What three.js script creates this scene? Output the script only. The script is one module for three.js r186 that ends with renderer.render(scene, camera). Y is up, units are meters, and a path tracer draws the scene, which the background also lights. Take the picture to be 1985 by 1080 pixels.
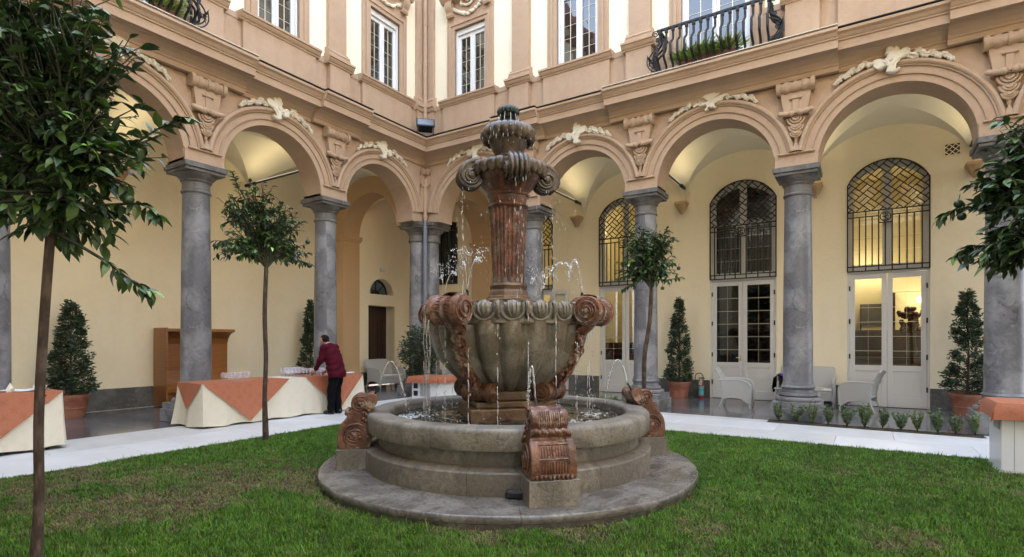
import * as THREE from 'three';
import { mergeGeometries, mergeVertices, toCreasedNormals } from 'three/addons/utils/BufferGeometryUtils.js';
import { RoundedBoxGeometry } from 'three/addons/geometries/RoundedBoxGeometry.js';
import { FontLoader } from 'three/addons/loaders/FontLoader.js';
import { TextGeometry } from 'three/addons/geometries/TextGeometry.js';
import { RectAreaLightUniformsLib } from 'three/addons/lights/RectAreaLightUniformsLib.js';
RectAreaLightUniformsLib.init();

// ---------- camera, sky, sun, exposure ----------
const scene = new THREE.Scene();
const camera = new THREE.PerspectiveCamera(53.92, 1985 / 1080, 0.1, 400);
camera.position.set(11.25, 1.6, 12.5);
camera.rotation.y = 32.87 * Math.PI / 180;
camera.setViewOffset(1985, 1080, 0, -119, 1985, 1080);      // lens shifted up, verticals stay upright
scene.add(camera);
const renderer = new THREE.WebGLRenderer({ antialias: true });
renderer.toneMapping = THREE.LinearToneMapping;
renderer.toneMappingExposure = 4.8;
renderer.shadowMap.enabled = true;
const sunDir = new THREE.Vector3(-0.72, 0.58, -0.30).normalize();
{
  const w = 256, h = 128, d = new Float32Array(w * h * 4);
  for (let j = 0; j < h; j++) for (let i = 0; i < w; i++) {
    const el = ((j + 0.5) / h - 0.5) * Math.PI, az = (i / w) * Math.PI * 2;
    const e = Math.max(0, Math.sin(el)), hz = Math.pow(1 - e, 3);
    const cl = Math.max(0, Math.sin(az * 3 + 1.3) * Math.sin(el * 7 + az * 2) * 0.5 + 0.5 * Math.sin(az * 5 + el * 9)) * 0.45;
    let c = [0.62 + 0.42 * hz, 0.80 + 0.24 * hz, 1.12];
    c = c.map((v, k) => v * (1 - cl) + [1.25, 1.24, 1.22][k] * cl);
    if (el < 0) c = [0.30, 0.29, 0.28];
    const o = (j * w + i) * 4;
    d[o] = c[0]; d[o + 1] = c[1]; d[o + 2] = c[2]; d[o + 3] = 1;
  }
  const sky = new THREE.DataTexture(d, w, h, THREE.RGBAFormat, THREE.FloatType);
  sky.mapping = THREE.EquirectangularReflectionMapping; sky.magFilter = THREE.LinearFilter; sky.minFilter = THREE.LinearFilter;
  sky.needsUpdate = true;
  scene.background = sky; scene.environment = sky;
}
const sun = new THREE.DirectionalLight(new THREE.Color(1.0, 0.93, 0.82), 4.0);
sun.position.copy(sunDir).multiplyScalar(60); sun.castShadow = true;
sun.shadow.mapSize.set(2048, 2048);
Object.assign(sun.shadow.camera, { left: -35, right: 35, top: 35, bottom: -35, near: 1, far: 150 });
scene.add(sun); scene.add(sun.target);

// ---------- helpers ----------
const V = (x, y, z) => new THREE.Vector3(x, y, z);
const PI = Math.PI;
function rng(a) { return () => { a |= 0; a = a + 0x6D2B79F5 | 0; let t = Math.imul(a ^ a >>> 15, 1 | a); t = t + Math.imul(t ^ t >>> 7, 61 | t) ^ t; return ((t ^ t >>> 14) >>> 0) / 4294967296; }; }
const lerp = (a, b, t) => a + (b - a) * t, clamp = (x, a = 0, b = 1) => Math.min(b, Math.max(a, x));
const smooth = (a, b, x) => { const t = clamp((x - a) / (b - a)); return t * t * (3 - 2 * t); };
const P2 = new Float32Array(65536); { const r = rng(11); for (let i = 0; i < 65536; i++) P2[i] = r(); }
const hsh = (x, y, s) => P2[((x * 131 + y * 7919 + s * 2671) & 65535)];
function vn(x, y, per, s) {                         // tileable value noise
  const xi = Math.floor(x), yi = Math.floor(y), fx = x - xi, fy = y - yi, u = fx * fx * (3 - 2 * fx), v = fy * fy * (3 - 2 * fy);
  const m = a => ((a % per) + per) % per, a = m(xi), b = m(xi + 1), c = m(yi), d = m(yi + 1);
  return lerp(lerp(hsh(a, c, s), hsh(b, c, s), u), lerp(hsh(a, d, s), hsh(b, d, s), u), v);
}
function fbm(x, y, per, oct, s = 0) { let a = 0.5, t = 0, n = 0; for (let o = 0; o < oct; o++) { t += a * vn(x, y, per, s + o * 17); n += a; x *= 2; y *= 2; per *= 2; a *= 0.5; } return t / n; }
function noise3(x, y, z, s = 0) { return vn(x, y + z * 3.7, 4096, s) * 0.5 + vn(z + 50, x * 1.3 + y * 0.7, 4096, s + 3) * 0.5; }
function tex(n, size, fn, srgb = true) {           // fn(u, v) -> [r,g,b] 0..1 (linear unless srgb) ; size in metres
  const d = new Uint8Array(n * n * 4);
  for (let j = 0; j < n; j++) for (let i = 0; i < n; i++) {
    const c = fn(i / n, j / n), o = (j * n + i) * 4;
    for (let k = 0; k < 3; k++) { let v = clamp(c[k]); if (srgb) v = v <= 0.0031308 ? v * 12.92 : 1.055 * Math.pow(v, 1 / 2.4) - 0.055; d[o + k] = Math.round(v * 255); }
    d[o + 3] = 255;
  }
  const t = new THREE.DataTexture(d, n, n, THREE.RGBAFormat, THREE.UnsignedByteType);
  t.wrapS = t.wrapT = THREE.RepeatWrapping; t.magFilter = THREE.LinearFilter; t.minFilter = THREE.LinearMipmapLinearFilter; t.generateMipmaps = true;
  t.colorSpace = srgb ? THREE.SRGBColorSpace : THREE.NoColorSpace; t.repeat.set(1 / size, 1 / size); t.needsUpdate = true;
  return t;
}
const mix3 = (a, b, t) => [lerp(a[0], b[0], t), lerp(a[1], b[1], t), lerp(a[2], b[2], t)];
const grey = (n, size, f) => tex(n, size, (u, v) => { const g = f(u, v); return [g, g, g]; }, false);
function mat(o) { return new THREE.MeshStandardMaterial({ roughness: 0.8, metalness: 0, side: THREE.DoubleSide, ...o }); }
function phys(o) { return new THREE.MeshPhysicalMaterial({ roughness: 0.5, metalness: 0, side: THREE.DoubleSide, ...o }); }
const C = (r, g, b) => new THREE.Color().setRGB(r, g, b);

const fineBump = grey(256, 0.5, (u, v) => fbm(u * 24, v * 24, 24, 4, 5));
function stucco(base, dark, amt = 1) {
  return mat({ roughness: 0.92, bumpMap: fineBump, bumpScale: 0.004, map: tex(512, 3.1, (u, v) => {
    const a = fbm(u * 3, v * 3, 3, 6, 31), b = fbm(u * 40, v * 40, 40, 3, 77), st = fbm(u * 14, v * 2, 2, 4, 9);
    return mix3(base, dark, clamp((smooth(0.42, 0.75, a) * 0.6 + (b - 0.5) * 0.5 + smooth(0.55, 0.8, st) * 0.3) * amt)); }) });
}
function marble(n, size, base, alt, vein, o = {}) {
  const vs = o.veinS ?? 3;
  return tex(n, size, (u0, v0) => {
    const u = u0 + 0.16 * (fbm(u0 * 3, v0 * 3, 3, 5, 61) - 0.5) + 0.03 * (fbm(u0 * 16, v0 * 16, 16, 3, 66) - 0.5), v = v0 + 0.16 * (fbm(u0 * 3, v0 * 3, 3, 5, 62) - 0.5) + 0.03 * (fbm(u0 * 16, v0 * 16, 16, 3, 67) - 0.5);
    const a = fbm(u * 6, v * 6, 6, 7, o.seed ?? 3), w = fbm(u * 5 + 9, v * 5, 5, 5, 88), b = fbm(u * 50, v * 50, 50, 3, 21);
    const r1 = 1 - Math.abs(2 * fbm(u * vs + 0, v * vs, vs, 6, 140 + (o.seed ?? 3)) - 1), r2 = 1 - Math.abs(2 * fbm(u * vs * 2, v * vs * 2, vs * 2, 5, 171) - 1);
    let c = mix3(base, alt, clamp(smooth(0.5 - (o.sh ?? 0.2), 0.5 + (o.sh ?? 0.2), a) * 0.8 + (b - 0.5) * 0.7));
    if (o.dark) { const r3 = 1 - Math.abs(2 * fbm(u * 5 + 3, v * 5, 5, 6, 411) - 1); c = c.map(q => q * (1 - o.dark * smooth(0.93, 0.99, r3) * smooth(0.3, 0.55, fbm(u * 4, v * 4, 4, 3, 417)))); }
    c = mix3(c, vein, smooth(0.965, 1, r1) * (o.va ?? 0.5) * smooth(0.35, 0.6, w) + smooth(0.98, 1, r2) * (o.va ?? 0.5) * 0.5);
    return c;
  });
}
const M = {};
M.peach = stucco([0.452, 0.318, 0.216], [0.375, 0.252, 0.165], 1.0);
M.cream = stucco([0.84, 0.775, 0.60], [0.78, 0.71, 0.54], 0.6);
M.yellow = stucco([0.87, 0.765, 0.55], [0.79, 0.68, 0.465], 0.9);
M.vault = stucco([0.80, 0.745, 0.58], [0.75, 0.69, 0.52], 0.6);
M.tan = stucco([0.55, 0.365, 0.195], [0.49, 0.32, 0.165], 0.6);
M.white_stucco = stucco([0.74, 0.68, 0.56], [0.58, 0.51, 0.39], 1.0);
M.greycol = mat({ roughness: 0.42, bumpMap: fineBump, bumpScale: 0.0015, map: marble(1024, 2.3, [0.125, 0.123, 0.130], [0.25, 0.245, 0.248], [0.40, 0.385, 0.36], { seed: 6, va: 0.4, veinS: 6, dark: 0.38, sh: 0.15 }) });
M.cap = mat({ roughness: 0.55, bumpMap: fineBump, bumpScale: 0.003, map: marble(512, 1.1, [0.085, 0.078, 0.073], [0.165, 0.155, 0.145], [0.4, 0.4, 0.38], { seed: 16, va: 0.3 }) });
M.dado = mat({ roughness: 0.35, map: marble(512, 1.2, [0.085, 0.083, 0.075], [0.165, 0.16, 0.145], [0.3, 0.29, 0.27], { seed: 26, va: 0.5, veinS: 4 }) });
M.floor = mat({ roughness: 0.14, map: marble(512, 2.2, [0.095, 0.092, 0.10], [0.18, 0.175, 0.18], [0.28, 0.27, 0.27], { seed: 36, va: 0.4, veinS: 4 }), roughnessMap: grey(256, 2.7, (u, v) => 0.7 + 0.6 * fbm(u * 6, v * 6, 6, 4, 61)) });
M.path = mat({ roughness: 0.5, map: marble(512, 2.7, [0.68, 0.68, 0.68], [0.61, 0.607, 0.60], [0.52, 0.49, 0.45], { seed: 46, va: 0.35, veinS: 5 }) });
const stoneTex = (a, b, c, seed) => tex(512, 1.4, (u0, v0) => {
  const u = u0 + 0.14 * (fbm(u0 * 4, v0 * 4, 4, 5, 63) - 0.5), v = v0 + 0.14 * (fbm(u0 * 4, v0 * 4, 4, 5, 64) - 0.5);
  const n = fbm(u * 5, v * 5, 5, 6, seed), f = fbm(u * 60, v * 60, 60, 3, seed + 5), s = fbm(u * 16, v * 3, 3, 5, seed + 9), d = fbm(u * 26, v * 26, 26, 4, seed + 13);
  let k = mix3(a, b, smooth(0.35, 0.65, n)); k = mix3(k, c, smooth(0.52, 0.75, s) * 0.7);
  const g = 0.72 + f * 0.56 - smooth(0.62, 0.75, d) * 0.25; return k.map(x => x * g); });
const pitBump = grey(512, 0.6, (u, v) => { const a = fbm(u * 12, v * 12, 12, 5, 301), b = fbm(u * 34, v * 34, 34, 3, 333); return a * 0.6 + 0.4 * smooth(0.2, 0.45, b); });
M.stone = mat({ roughness: 0.5, bumpMap: pitBump, bumpScale: 0.006, map: stoneTex([0.155, 0.136, 0.112], [0.25, 0.224, 0.188], [0.088, 0.068, 0.046], 210) });
M.wetstone = mat({ roughness: 0.24, bumpMap: pitBump, bumpScale: 0.004, map: stoneTex([0.125, 0.112, 0.100], [0.205, 0.188, 0.168], [0.08, 0.066, 0.05], 220) });
M.bowl = mat({ roughness: 0.36, bumpMap: pitBump, bumpScale: 0.005, map: stoneTex([0.152, 0.135, 0.108], [0.262, 0.238, 0.198], [0.13, 0.082, 0.042], 230) });
M.brownstone = mat({ roughness: 0.32, bumpMap: pitBump, bumpScale: 0.006, map: stoneTex([0.10, 0.058, 0.032], [0.16, 0.095, 0.052], [0.06, 0.035, 0.02], 240) });
M.footstone = mat({ roughness: 0.34, bumpMap: pitBump, bumpScale: 0.006, map: stoneTex([0.115, 0.055, 0.028], [0.20, 0.105, 0.058], [0.07, 0.035, 0.02], 245) });
M.darkstone = mat({ roughness: 0.25, bumpMap: pitBump, bumpScale: 0.005, map: stoneTex([0.060, 0.046, 0.036], [0.115, 0.085, 0.062], [0.15, 0.07, 0.04], 250) });
M.red = mat({ roughness: 0.34, bumpMap: pitBump, bumpScale: 0.006, map: tex(512, 0.9, (u, v) => {
  const n = fbm(u * 6, v * 6, 6, 6, 260), f = fbm(u * 44, v * 44, 44, 4, 261), w = fbm(u * 9, v * 9, 9, 5, 262);
  let k = mix3([0.105, 0.041, 0.025], [0.22, 0.098, 0.06], smooth(0.35, 0.68, n)); k = mix3(k, [0.38, 0.30, 0.235], smooth(0.58, 0.74, w) * 0.75); k = mix3(k, [0.045, 0.024, 0.017], smooth(0.56, 0.70, f) * 0.75); return k; }) });
M.shaft = mat({ roughness: 0.36, bumpMap: pitBump, bumpScale: 0.010, map: tex(512, 0.8, (u, v) => {
  const n = fbm(u * 6, v * 6, 6, 6, 270), f = fbm(u * 34, v * 34, 34, 4, 271), w = fbm(u * 7, v * 7, 7, 5, 272);
  let k = mix3([0.088, 0.034, 0.020], [0.19, 0.078, 0.045], smooth(0.35, 0.68, n)); k = mix3(k, [0.20, 0.155, 0.125], smooth(0.58, 0.74, w) * 0.6); k = mix3(k, [0.045, 0.02, 0.013], smooth(0.58, 0.70, f) * 0.7); return k; }) });
M.bronze = mat({ roughness: 0.35, metalness: 0.6, color: C(0.045, 0.06, 0.06) });
M.iron = mat({ roughness: 0.45, metalness: 0.3, color: C(0.012, 0.012, 0.014) });
M.grilleiron = mat({ roughness: 0.5, metalness: 0.3, color: C(0.022, 0.02, 0.018) });
M.lead = mat({ roughness: 0.5, color: C(0.02, 0.02, 0.023) });
M.whitepaint = mat({ roughness: 0.38, color: C(0.74, 0.745, 0.75) });
M.doorpaint = mat({ roughness: 0.42, color: C(0.66, 0.64, 0.60) });
M.gold = mat({ roughness: 0.3, metalness: 0.8, color: C(0.72, 0.60, 0.34) });
M.muntin = mat({ roughness: 0.35, metalness: 0.2, color: C(0.74, 0.68, 0.50) });
M.strip = new THREE.MeshStandardMaterial({ color: 0x111111, emissive: new THREE.Color(1.0, 0.9, 0.7), emissiveIntensity: 0.14 });
M.glass = phys({ transmission: 1, thickness: 0, roughness: 0.01, ior: 1.5, color: C(0.93, 0.95, 0.94) });
M.upperglass = phys({ roughness: 0.015, ior: 1.95, color: C(0.018, 0.02, 0.022), specularIntensity: 1, bumpMap: grey(128, 1.7, (u, v) => fbm(u * 3, v * 3, 3, 3, 501)), bumpScale: 0.012 });
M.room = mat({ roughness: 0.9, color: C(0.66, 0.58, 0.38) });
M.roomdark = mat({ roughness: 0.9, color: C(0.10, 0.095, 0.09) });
M.roomfloor = mat({ roughness: 0.4, color: C(0.08, 0.05, 0.03) });
M.wood = mat({ roughness: 0.3, map: tex(512, 1.6, (u, v) => { const g = fbm(u * 2 , v * 22, 2, 5, 401), q = fbm(u * 3, v * 90, 3, 3, 402); return mix3([0.33, 0.135, 0.035], [0.235, 0.085, 0.022], clamp(smooth(0.3, 0.7, g) + (q - 0.5) * 0.5)); }) });
M.darkwood = mat({ roughness: 0.4, color: C(0.035, 0.014, 0.010) });
M.terracotta = mat({ roughness: 0.75, bumpMap: fineBump, bumpScale: 0.003, map: tex(256, 0.9, (u, v) => mix3([0.27, 0.095, 0.055], [0.34, 0.15, 0.095], smooth(0.35, 0.7, fbm(u * 6, v * 6, 6, 5, 411)))) });
M.bark = mat({ roughness: 0.9, bumpMap: grey(256, 0.3, (u, v) => fbm(u * 20, v * 7, 7, 5, 421)), bumpScale: 0.008, map: tex(256, 0.5, (u, v) => mix3([0.055, 0.036, 0.026], [0.115, 0.080, 0.060], smooth(0.3, 0.7, fbm(u * 14, v * 6, 6, 5, 422)))) });
M.soil = mat({ roughness: 0.95, bumpMap: pitBump, bumpScale: 0.02, map: tex(256, 0.8, (u, v) => mix3([0.035, 0.025, 0.015], [0.08, 0.06, 0.035], fbm(u * 14, v * 14, 14, 5, 431))) });
M.turf = mat({ roughness: 0.95, map: tex(256, 1.1, (u, v) => mix3([0.035, 0.05, 0.012], [0.07, 0.065, 0.028], fbm(u * 20, v * 20, 20, 5, 441))) });
const damask = grey(512, 0.42, (u, v) => { let s = 0; for (const [a, b] of [[0.25, 0.25], [0.75, 0.75], [0.25, 0.75], [0.75, 0.25], [0.5, 0.5], [0, 0], [0, 1], [1, 0], [1, 1]]) { const x = u - a, y = v - b, r = Math.hypot(x, y) * 9, t = Math.atan2(y, x); s = Math.max(s, smooth(0.15, 0, Math.abs(r - (0.75 + 0.35 * Math.cos(5 * t + a * 9))) ), smooth(0.12, 0, Math.abs(r - 0.25))); } return clamp(s * 0.8 + 0.4 * fbm(u * 30, v * 30, 30, 3, 4)); });
const dm = (u, v) => { const i = (Math.floor(v * 512) & 511) * 512 + (Math.floor(u * 512) & 511); return damask.image.data[i * 4] / 255; };
M.orange = phys({ roughness: 0.6, sheen: 0.4, sheenRoughness: 0.4, bumpMap: damask, bumpScale: 0.0015, map: tex(512, 0.42, (u, v) => mix3([0.47, 0.165, 0.085], [0.33, 0.098, 0.045], dm(u, v))) });
M.linen = phys({ roughness: 0.7, sheen: 0.3, bumpMap: damask, bumpScale: 0.0015, map: tex(512, 0.42, (u, v) => mix3([0.74, 0.68, 0.55], [0.66, 0.60, 0.47], dm(u, v))) });
M.napkin = mat({ roughness: 0.85, color: C(0.78, 0.77, 0.74) });
M.wicker = mat({ roughness: 0.6, bumpMap: grey(256, 0.12, (u, v) => { const a = Math.abs(Math.sin(u * PI * 8)), b = Math.sin(v * PI * 16 + (Math.floor(u * 8) % 2) * PI); return a * 0.6 + 0.4 * b * a; }), bumpScale: 0.006, map: tex(256, 0.12, (u, v) => { const a = Math.abs(Math.sin(u * PI * 8)), b = 0.5 + 0.5 * Math.sin(v * PI * 16 + (Math.floor(u * 8) % 2) * PI); return mix3([0.36, 0.35, 0.32], [0.70, 0.69, 0.66], clamp(a * (0.55 + 0.45 * b))); }) });
M.cushion = mat({ roughness: 0.9, color: C(0.72, 0.69, 0.62) });
M.plasticwhite = mat({ roughness: 0.35, color: C(0.74, 0.75, 0.77) });
M.ventgrey = mat({ roughness: 0.5, color: C(0.32, 0.34, 0.36) });
M.black = mat({ roughness: 0.5, color: C(0.012, 0.012, 0.013) });
M.water = phys({ transmission: 0.92, thickness: 0.02, ior: 1.33, roughness: 0.04, color: C(0.97, 0.98, 1.0) });
M.drops = phys({ transmission: 0.55, thickness: 0.01, ior: 1.33, roughness: 0.08, color: C(0.95, 0.97, 1.0) });
M.pool = phys({ roughness: 0.04, ior: 1.33, color: C(0.028, 0.030, 0.026), specularIntensity: 1 });
M.foam = mat({ roughness: 0.5, color: C(0.6, 0.63, 0.66) });
M.pipegrey = mat({ roughness: 0.5, color: C(0.18, 0.19, 0.225) });

// geometry helpers: everything ends up non-indexed with position, normal, uv (uv in metres, box projected)
function prep(g, keepUV = false) {
  const keep = g.userData.keep;
  if (g.index) g = g.toNonIndexed();
  if (!g.attributes.normal) g.computeVertexNormals();
  for (const k of Object.keys(g.attributes)) if (!['position', 'normal', 'uv'].includes(k)) g.deleteAttribute(k);
  if (!(keepUV || keep) || !g.attributes.uv) boxUV(g);
  return g;
}
function boxUV(g) {
  const p = g.attributes.position, n = p.count, uv = new Float32Array(n * 2), a = V(), b = V(), c = V();
  for (let i = 0; i < n; i += 3) {
    a.fromBufferAttribute(p, i); b.fromBufferAttribute(p, i + 1); c.fromBufferAttribute(p, i + 2);
    const e = b.clone().sub(a), f = c.clone().sub(a), nn = e.cross(f), x = Math.abs(nn.x), y = Math.abs(nn.y), z = Math.abs(nn.z);
    [a, b, c].forEach((q, k) => { const o = (i + k) * 2;
      if (y >= x && y >= z) { uv[o] = q.x; uv[o + 1] = q.z; } else if (x >= z) { uv[o] = q.z; uv[o + 1] = q.y; } else { uv[o] = q.x; uv[o + 1] = q.y; } });
  }
  g.setAttribute('uv', new THREE.BufferAttribute(uv, 2));
}
function cylUV(g, r) {                                // uv in metres round the y axis
  if (g.index) g = g.toNonIndexed(); const p = g.attributes.position, uv = new Float32Array(p.count * 2);
  for (let i = 0; i < p.count; i += 3) { let a0 = 0; for (let k = 0; k < 3; k++) { let a = Math.atan2(p.getX(i + k), p.getZ(i + k)); if (k === 0) a0 = a; else { if (a - a0 > PI) a -= 2 * PI; if (a0 - a > PI) a += 2 * PI; } uv[(i + k) * 2] = a * r; uv[(i + k) * 2 + 1] = p.getY(i + k) + Math.hypot(p.getX(i + k), p.getZ(i + k)); } }
  g.setAttribute('uv', new THREE.BufferAttribute(uv, 2)); g.userData.keep = true; return g;
}
function merged(list, keepUV) { const l = list.map(g => prep(g, keepUV)); return l.length === 1 ? l[0] : mergeGeometries(l, false); }
const usedNames = {};
function numbered(name) { const n = usedNames[name] = (usedNames[name] ?? -1) + 1; return n ? `${name}_${String(n).padStart(3, '0')}` : name; }
function mesh(name, geos, m, parent, keepUV) {
  const o = new THREE.Mesh(Array.isArray(geos) ? merged(geos, keepUV) : prep(geos, keepUV), m);
  o.name = name; o.castShadow = o.receiveShadow = true; if (parent) parent.add(o); return o;
}
function shared(name, geo, m, parent, pos, rotY = 0) { const o = new THREE.Mesh(geo, m); o.name = name; o.castShadow = o.receiveShadow = true; if (pos) o.position.set(...pos); o.rotation.y = rotY; parent.add(o); return o; }
function tag(o, label, category, group) { o.userData = { ...o.userData, label, category }; if (group) o.userData.group = group; return o; }
function thing(name, label, category, pos = [0, 0, 0], turn = 0, group) {
  const g = new THREE.Group(); g.name = numbered(name); scene.add(g); g.position.set(...pos); g.rotation.y = turn; return tag(g, label, category, group);
}
function part(name, parent) { const g = new THREE.Group(); g.name = name; parent.add(g); return g; }
function struct(name) { const g = new THREE.Group(); g.name = numbered(name); g.userData.kind = 'structure'; scene.add(g); return g; }
function copyOf(src, label, pos, turn, group) { const r = src.clone(); r.name = numbered(src.name.replace(/_\d{3}$/, '')); r.userData = { ...src.userData, label }; if (group) r.userData.group = group; r.position.set(...pos); r.rotation.y = turn ?? src.rotation.y; scene.add(r); return r; }
function bx(x0, x1, y0, y1, z0, z1) { const g = new THREE.BoxGeometry(Math.abs(x1 - x0), Math.abs(y1 - y0), Math.abs(z1 - z0)); g.translate((x0 + x1) / 2, (y0 + y1) / 2, (z0 + z1) / 2); return g; }
function rbx(x0, x1, y0, y1, z0, z1, r = 0.01, s = 2) { const g = new RoundedBoxGeometry(Math.abs(x1 - x0), Math.abs(y1 - y0), Math.abs(z1 - z0), s, r); g.translate((x0 + x1) / 2, (y0 + y1) / 2, (z0 + z1) / 2); return g; }
function cyl(r0, r1, h, x, y, z, seg = 20) { const g = new THREE.CylinderGeometry(r1, r0, h, seg); g.translate(x, y + h / 2, z); return g; }
function tube(pts, r, seg = 24, rs = 6, closed = false) { return new THREE.TubeGeometry(new THREE.CatmullRomCurve3(pts.map(p => p.isVector3 ? p : V(...p)), closed), seg, r, rs, closed); }
function taper(pts, radii, seg = 24, rs = 8) {      // tube whose radius follows radii
  const c = new THREE.CatmullRomCurve3(pts.map(p => p.isVector3 ? p : V(...p))), fr = c.computeFrenetFrames(seg), pos = [], idx = [];
  for (let i = 0; i <= seg; i++) { const t = i / seg, p = c.getPoint(t), f = t * (radii.length - 1), k = Math.min(radii.length - 2, Math.floor(f)), r = lerp(radii[k], radii[k + 1], f - k);
    for (let j = 0; j < rs; j++) { const a = j / rs * 2 * PI; pos.push(...p.clone().addScaledVector(fr.normals[i], Math.cos(a) * r).addScaledVector(fr.binormals[i], Math.sin(a) * r).toArray()); } }
  for (let i = 0; i < seg; i++) for (let j = 0; j < rs; j++) { const a = i * rs + j, b = i * rs + (j + 1) % rs; idx.push(a, a + rs, b, b, a + rs, b + rs); }
  const n = pos.length / 3; pos.push(...c.getPoint(0).toArray(), ...c.getPoint(1).toArray());
  for (let j = 0; j < rs; j++) { idx.push(n, j, (j + 1) % rs); idx.push(n + 1, seg * rs + (j + 1) % rs, seg * rs + j); }
  const g = new THREE.BufferGeometry(); g.setAttribute('position', new THREE.Float32BufferAttribute(pos, 3)); g.setIndex(idx); g.computeVertexNormals(); return g;
}
function lathe(pts, seg = 48, a0 = 0, al = 2 * PI, crease = 0.6) { let g = new THREE.LatheGeometry(pts.map(p => new THREE.Vector2(...p)), seg, a0, al); return toCreasedNormals(g, crease); }
function grid(nu, nv, fn, closeU = false) {          // fn(u, v) -> [x,y,z]
  const pos = [], idx = []; const w = closeU ? nu : nu + 1;
  for (let j = 0; j <= nv; j++) for (let i = 0; i < w; i++) pos.push(...fn(i / nu, j / nv));
  for (let j = 0; j < nv; j++) for (let i = 0; i < nu; i++) { const a = j * w + i, b = j * w + (i + 1) % w, c = a + w, d = b + w; idx.push(a, b, c, b, d, c); }
  const g = new THREE.BufferGeometry(); g.setAttribute('position', new THREE.Float32BufferAttribute(pos, 3)); g.setIndex(idx); g.computeVertexNormals(); return g;
}
function extr(pts, depth, bevel = 0, holes = []) {   // polygon in xy, extruded along +z
  const s = new THREE.Shape(pts.map(p => new THREE.Vector2(...p))); for (const h of holes) s.holes.push(new THREE.Path(h.map(p => new THREE.Vector2(...p))));
  return new THREE.ExtrudeGeometry(s, { depth: depth - 2 * bevel, bevelEnabled: bevel > 0, bevelSize: bevel, bevelThickness: bevel, bevelOffset: -bevel, bevelSegments: 2, curveSegments: 12 }).translate(0, 0, bevel);
}
function place(g, x, y, z, ry = 0, rx = 0, rz = 0, s = 1) { const m = new THREE.Matrix4().compose(V(x, y, z), new THREE.Quaternion().setFromEuler(new THREE.Euler(rx, ry, rz, 'YXZ')), typeof s === 'number' ? V(s, s, s) : V(...s)); return g.clone().applyMatrix4(m); }
const arcPts = (cx, cy, r, a0, a1, n) => Array.from({ length: n + 1 }, (_, i) => { const a = lerp(a0, a1, i / n); return [cx + r * Math.cos(a), cy + r * Math.sin(a)]; });
// surface nets over a signed distance function
function nets(f, mn, mx, cell) {
  const n = [0, 1, 2].map(k => Math.ceil((mx[k] - mn[k]) / cell) + 1), [nx, ny, nz] = n, F = new Float32Array(nx * ny * nz);
  const id = (i, j, k) => (k * ny + j) * nx + i;
  for (let k = 0; k < nz; k++) for (let j = 0; j < ny; j++) for (let i = 0; i < nx; i++) F[id(i, j, k)] = f(mn[0] + i * cell, mn[1] + j * cell, mn[2] + k * cell);
  const vi = new Int32Array(nx * ny * nz).fill(-1), pos = [], idx = [];
  const cs = [[0, 0, 0], [1, 0, 0], [0, 1, 0], [1, 1, 0], [0, 0, 1], [1, 0, 1], [0, 1, 1], [1, 1, 1]], ed = [[0, 1], [2, 3], [4, 5], [6, 7], [0, 2], [1, 3], [4, 6], [5, 7], [0, 4], [1, 5], [2, 6], [3, 7]];
  for (let k = 0; k < nz - 1; k++) for (let j = 0; j < ny - 1; j++) for (let i = 0; i < nx - 1; i++) {
    const v = cs.map(c => F[id(i + c[0], j + c[1], k + c[2])]); let any = 0; for (const q of v) any += q < 0; if (!any || any === 8) continue;
    let x = 0, y = 0, z = 0, m = 0;
    for (const [a, b] of ed) if ((v[a] < 0) !== (v[b] < 0)) { const t = v[a] / (v[a] - v[b]); x += lerp(cs[a][0], cs[b][0], t); y += lerp(cs[a][1], cs[b][1], t); z += lerp(cs[a][2], cs[b][2], t); m++; }
    vi[id(i, j, k)] = pos.length / 3; pos.push(mn[0] + (i + x / m) * cell, mn[1] + (j + y / m) * cell, mn[2] + (k + z / m) * cell);
  }
  for (let k = 1; k < nz - 1; k++) for (let j = 1; j < ny - 1; j++) for (let i = 1; i < nx - 1; i++) {
    const a = F[id(i, j, k)] < 0;
    const q = (b, o) => { if (a === b) return; if (o.some(z => z < 0)) return; const [p, r, s, t] = o; if (a) idx.push(p, r, s, p, s, t); else idx.push(p, s, r, p, t, s); };
    q(F[id(i + 1, j, k)] < 0, [vi[id(i, j - 1, k - 1)], vi[id(i, j, k - 1)], vi[id(i, j, k)], vi[id(i, j - 1, k)]]);
    q(F[id(i, j + 1, k)] < 0, [vi[id(i - 1, j, k - 1)], vi[id(i - 1, j, k)], vi[id(i, j, k)], vi[id(i, j, k - 1)]]);
    q(F[id(i, j, k + 1)] < 0, [vi[id(i - 1, j - 1, k)], vi[id(i, j - 1, k)], vi[id(i, j, k)], vi[id(i - 1, j, k)]]);
  }
  const g = new THREE.BufferGeometry(); g.setAttribute('position', new THREE.Float32BufferAttribute(pos, 3)); g.setIndex(idx); g.computeVertexNormals(); return g;
}
function capDist(p, a, b, ra, rb) { const abx = b[0] - a[0], aby = b[1] - a[1], abz = b[2] - a[2], apx = p[0] - a[0], apy = p[1] - a[1], apz = p[2] - a[2]; const t = clamp((apx * abx + apy * aby + apz * abz) / (abx * abx + aby * aby + abz * abz + 1e-9)); return Math.hypot(apx - abx * t, apy - aby * t, apz - abz * t) - lerp(ra, rb, t); }
const smin = (a, b, k) => { const h = Math.max(k - Math.abs(a - b), 0) / k; return Math.min(a, b) - h * h * k * 0.25; };
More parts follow.
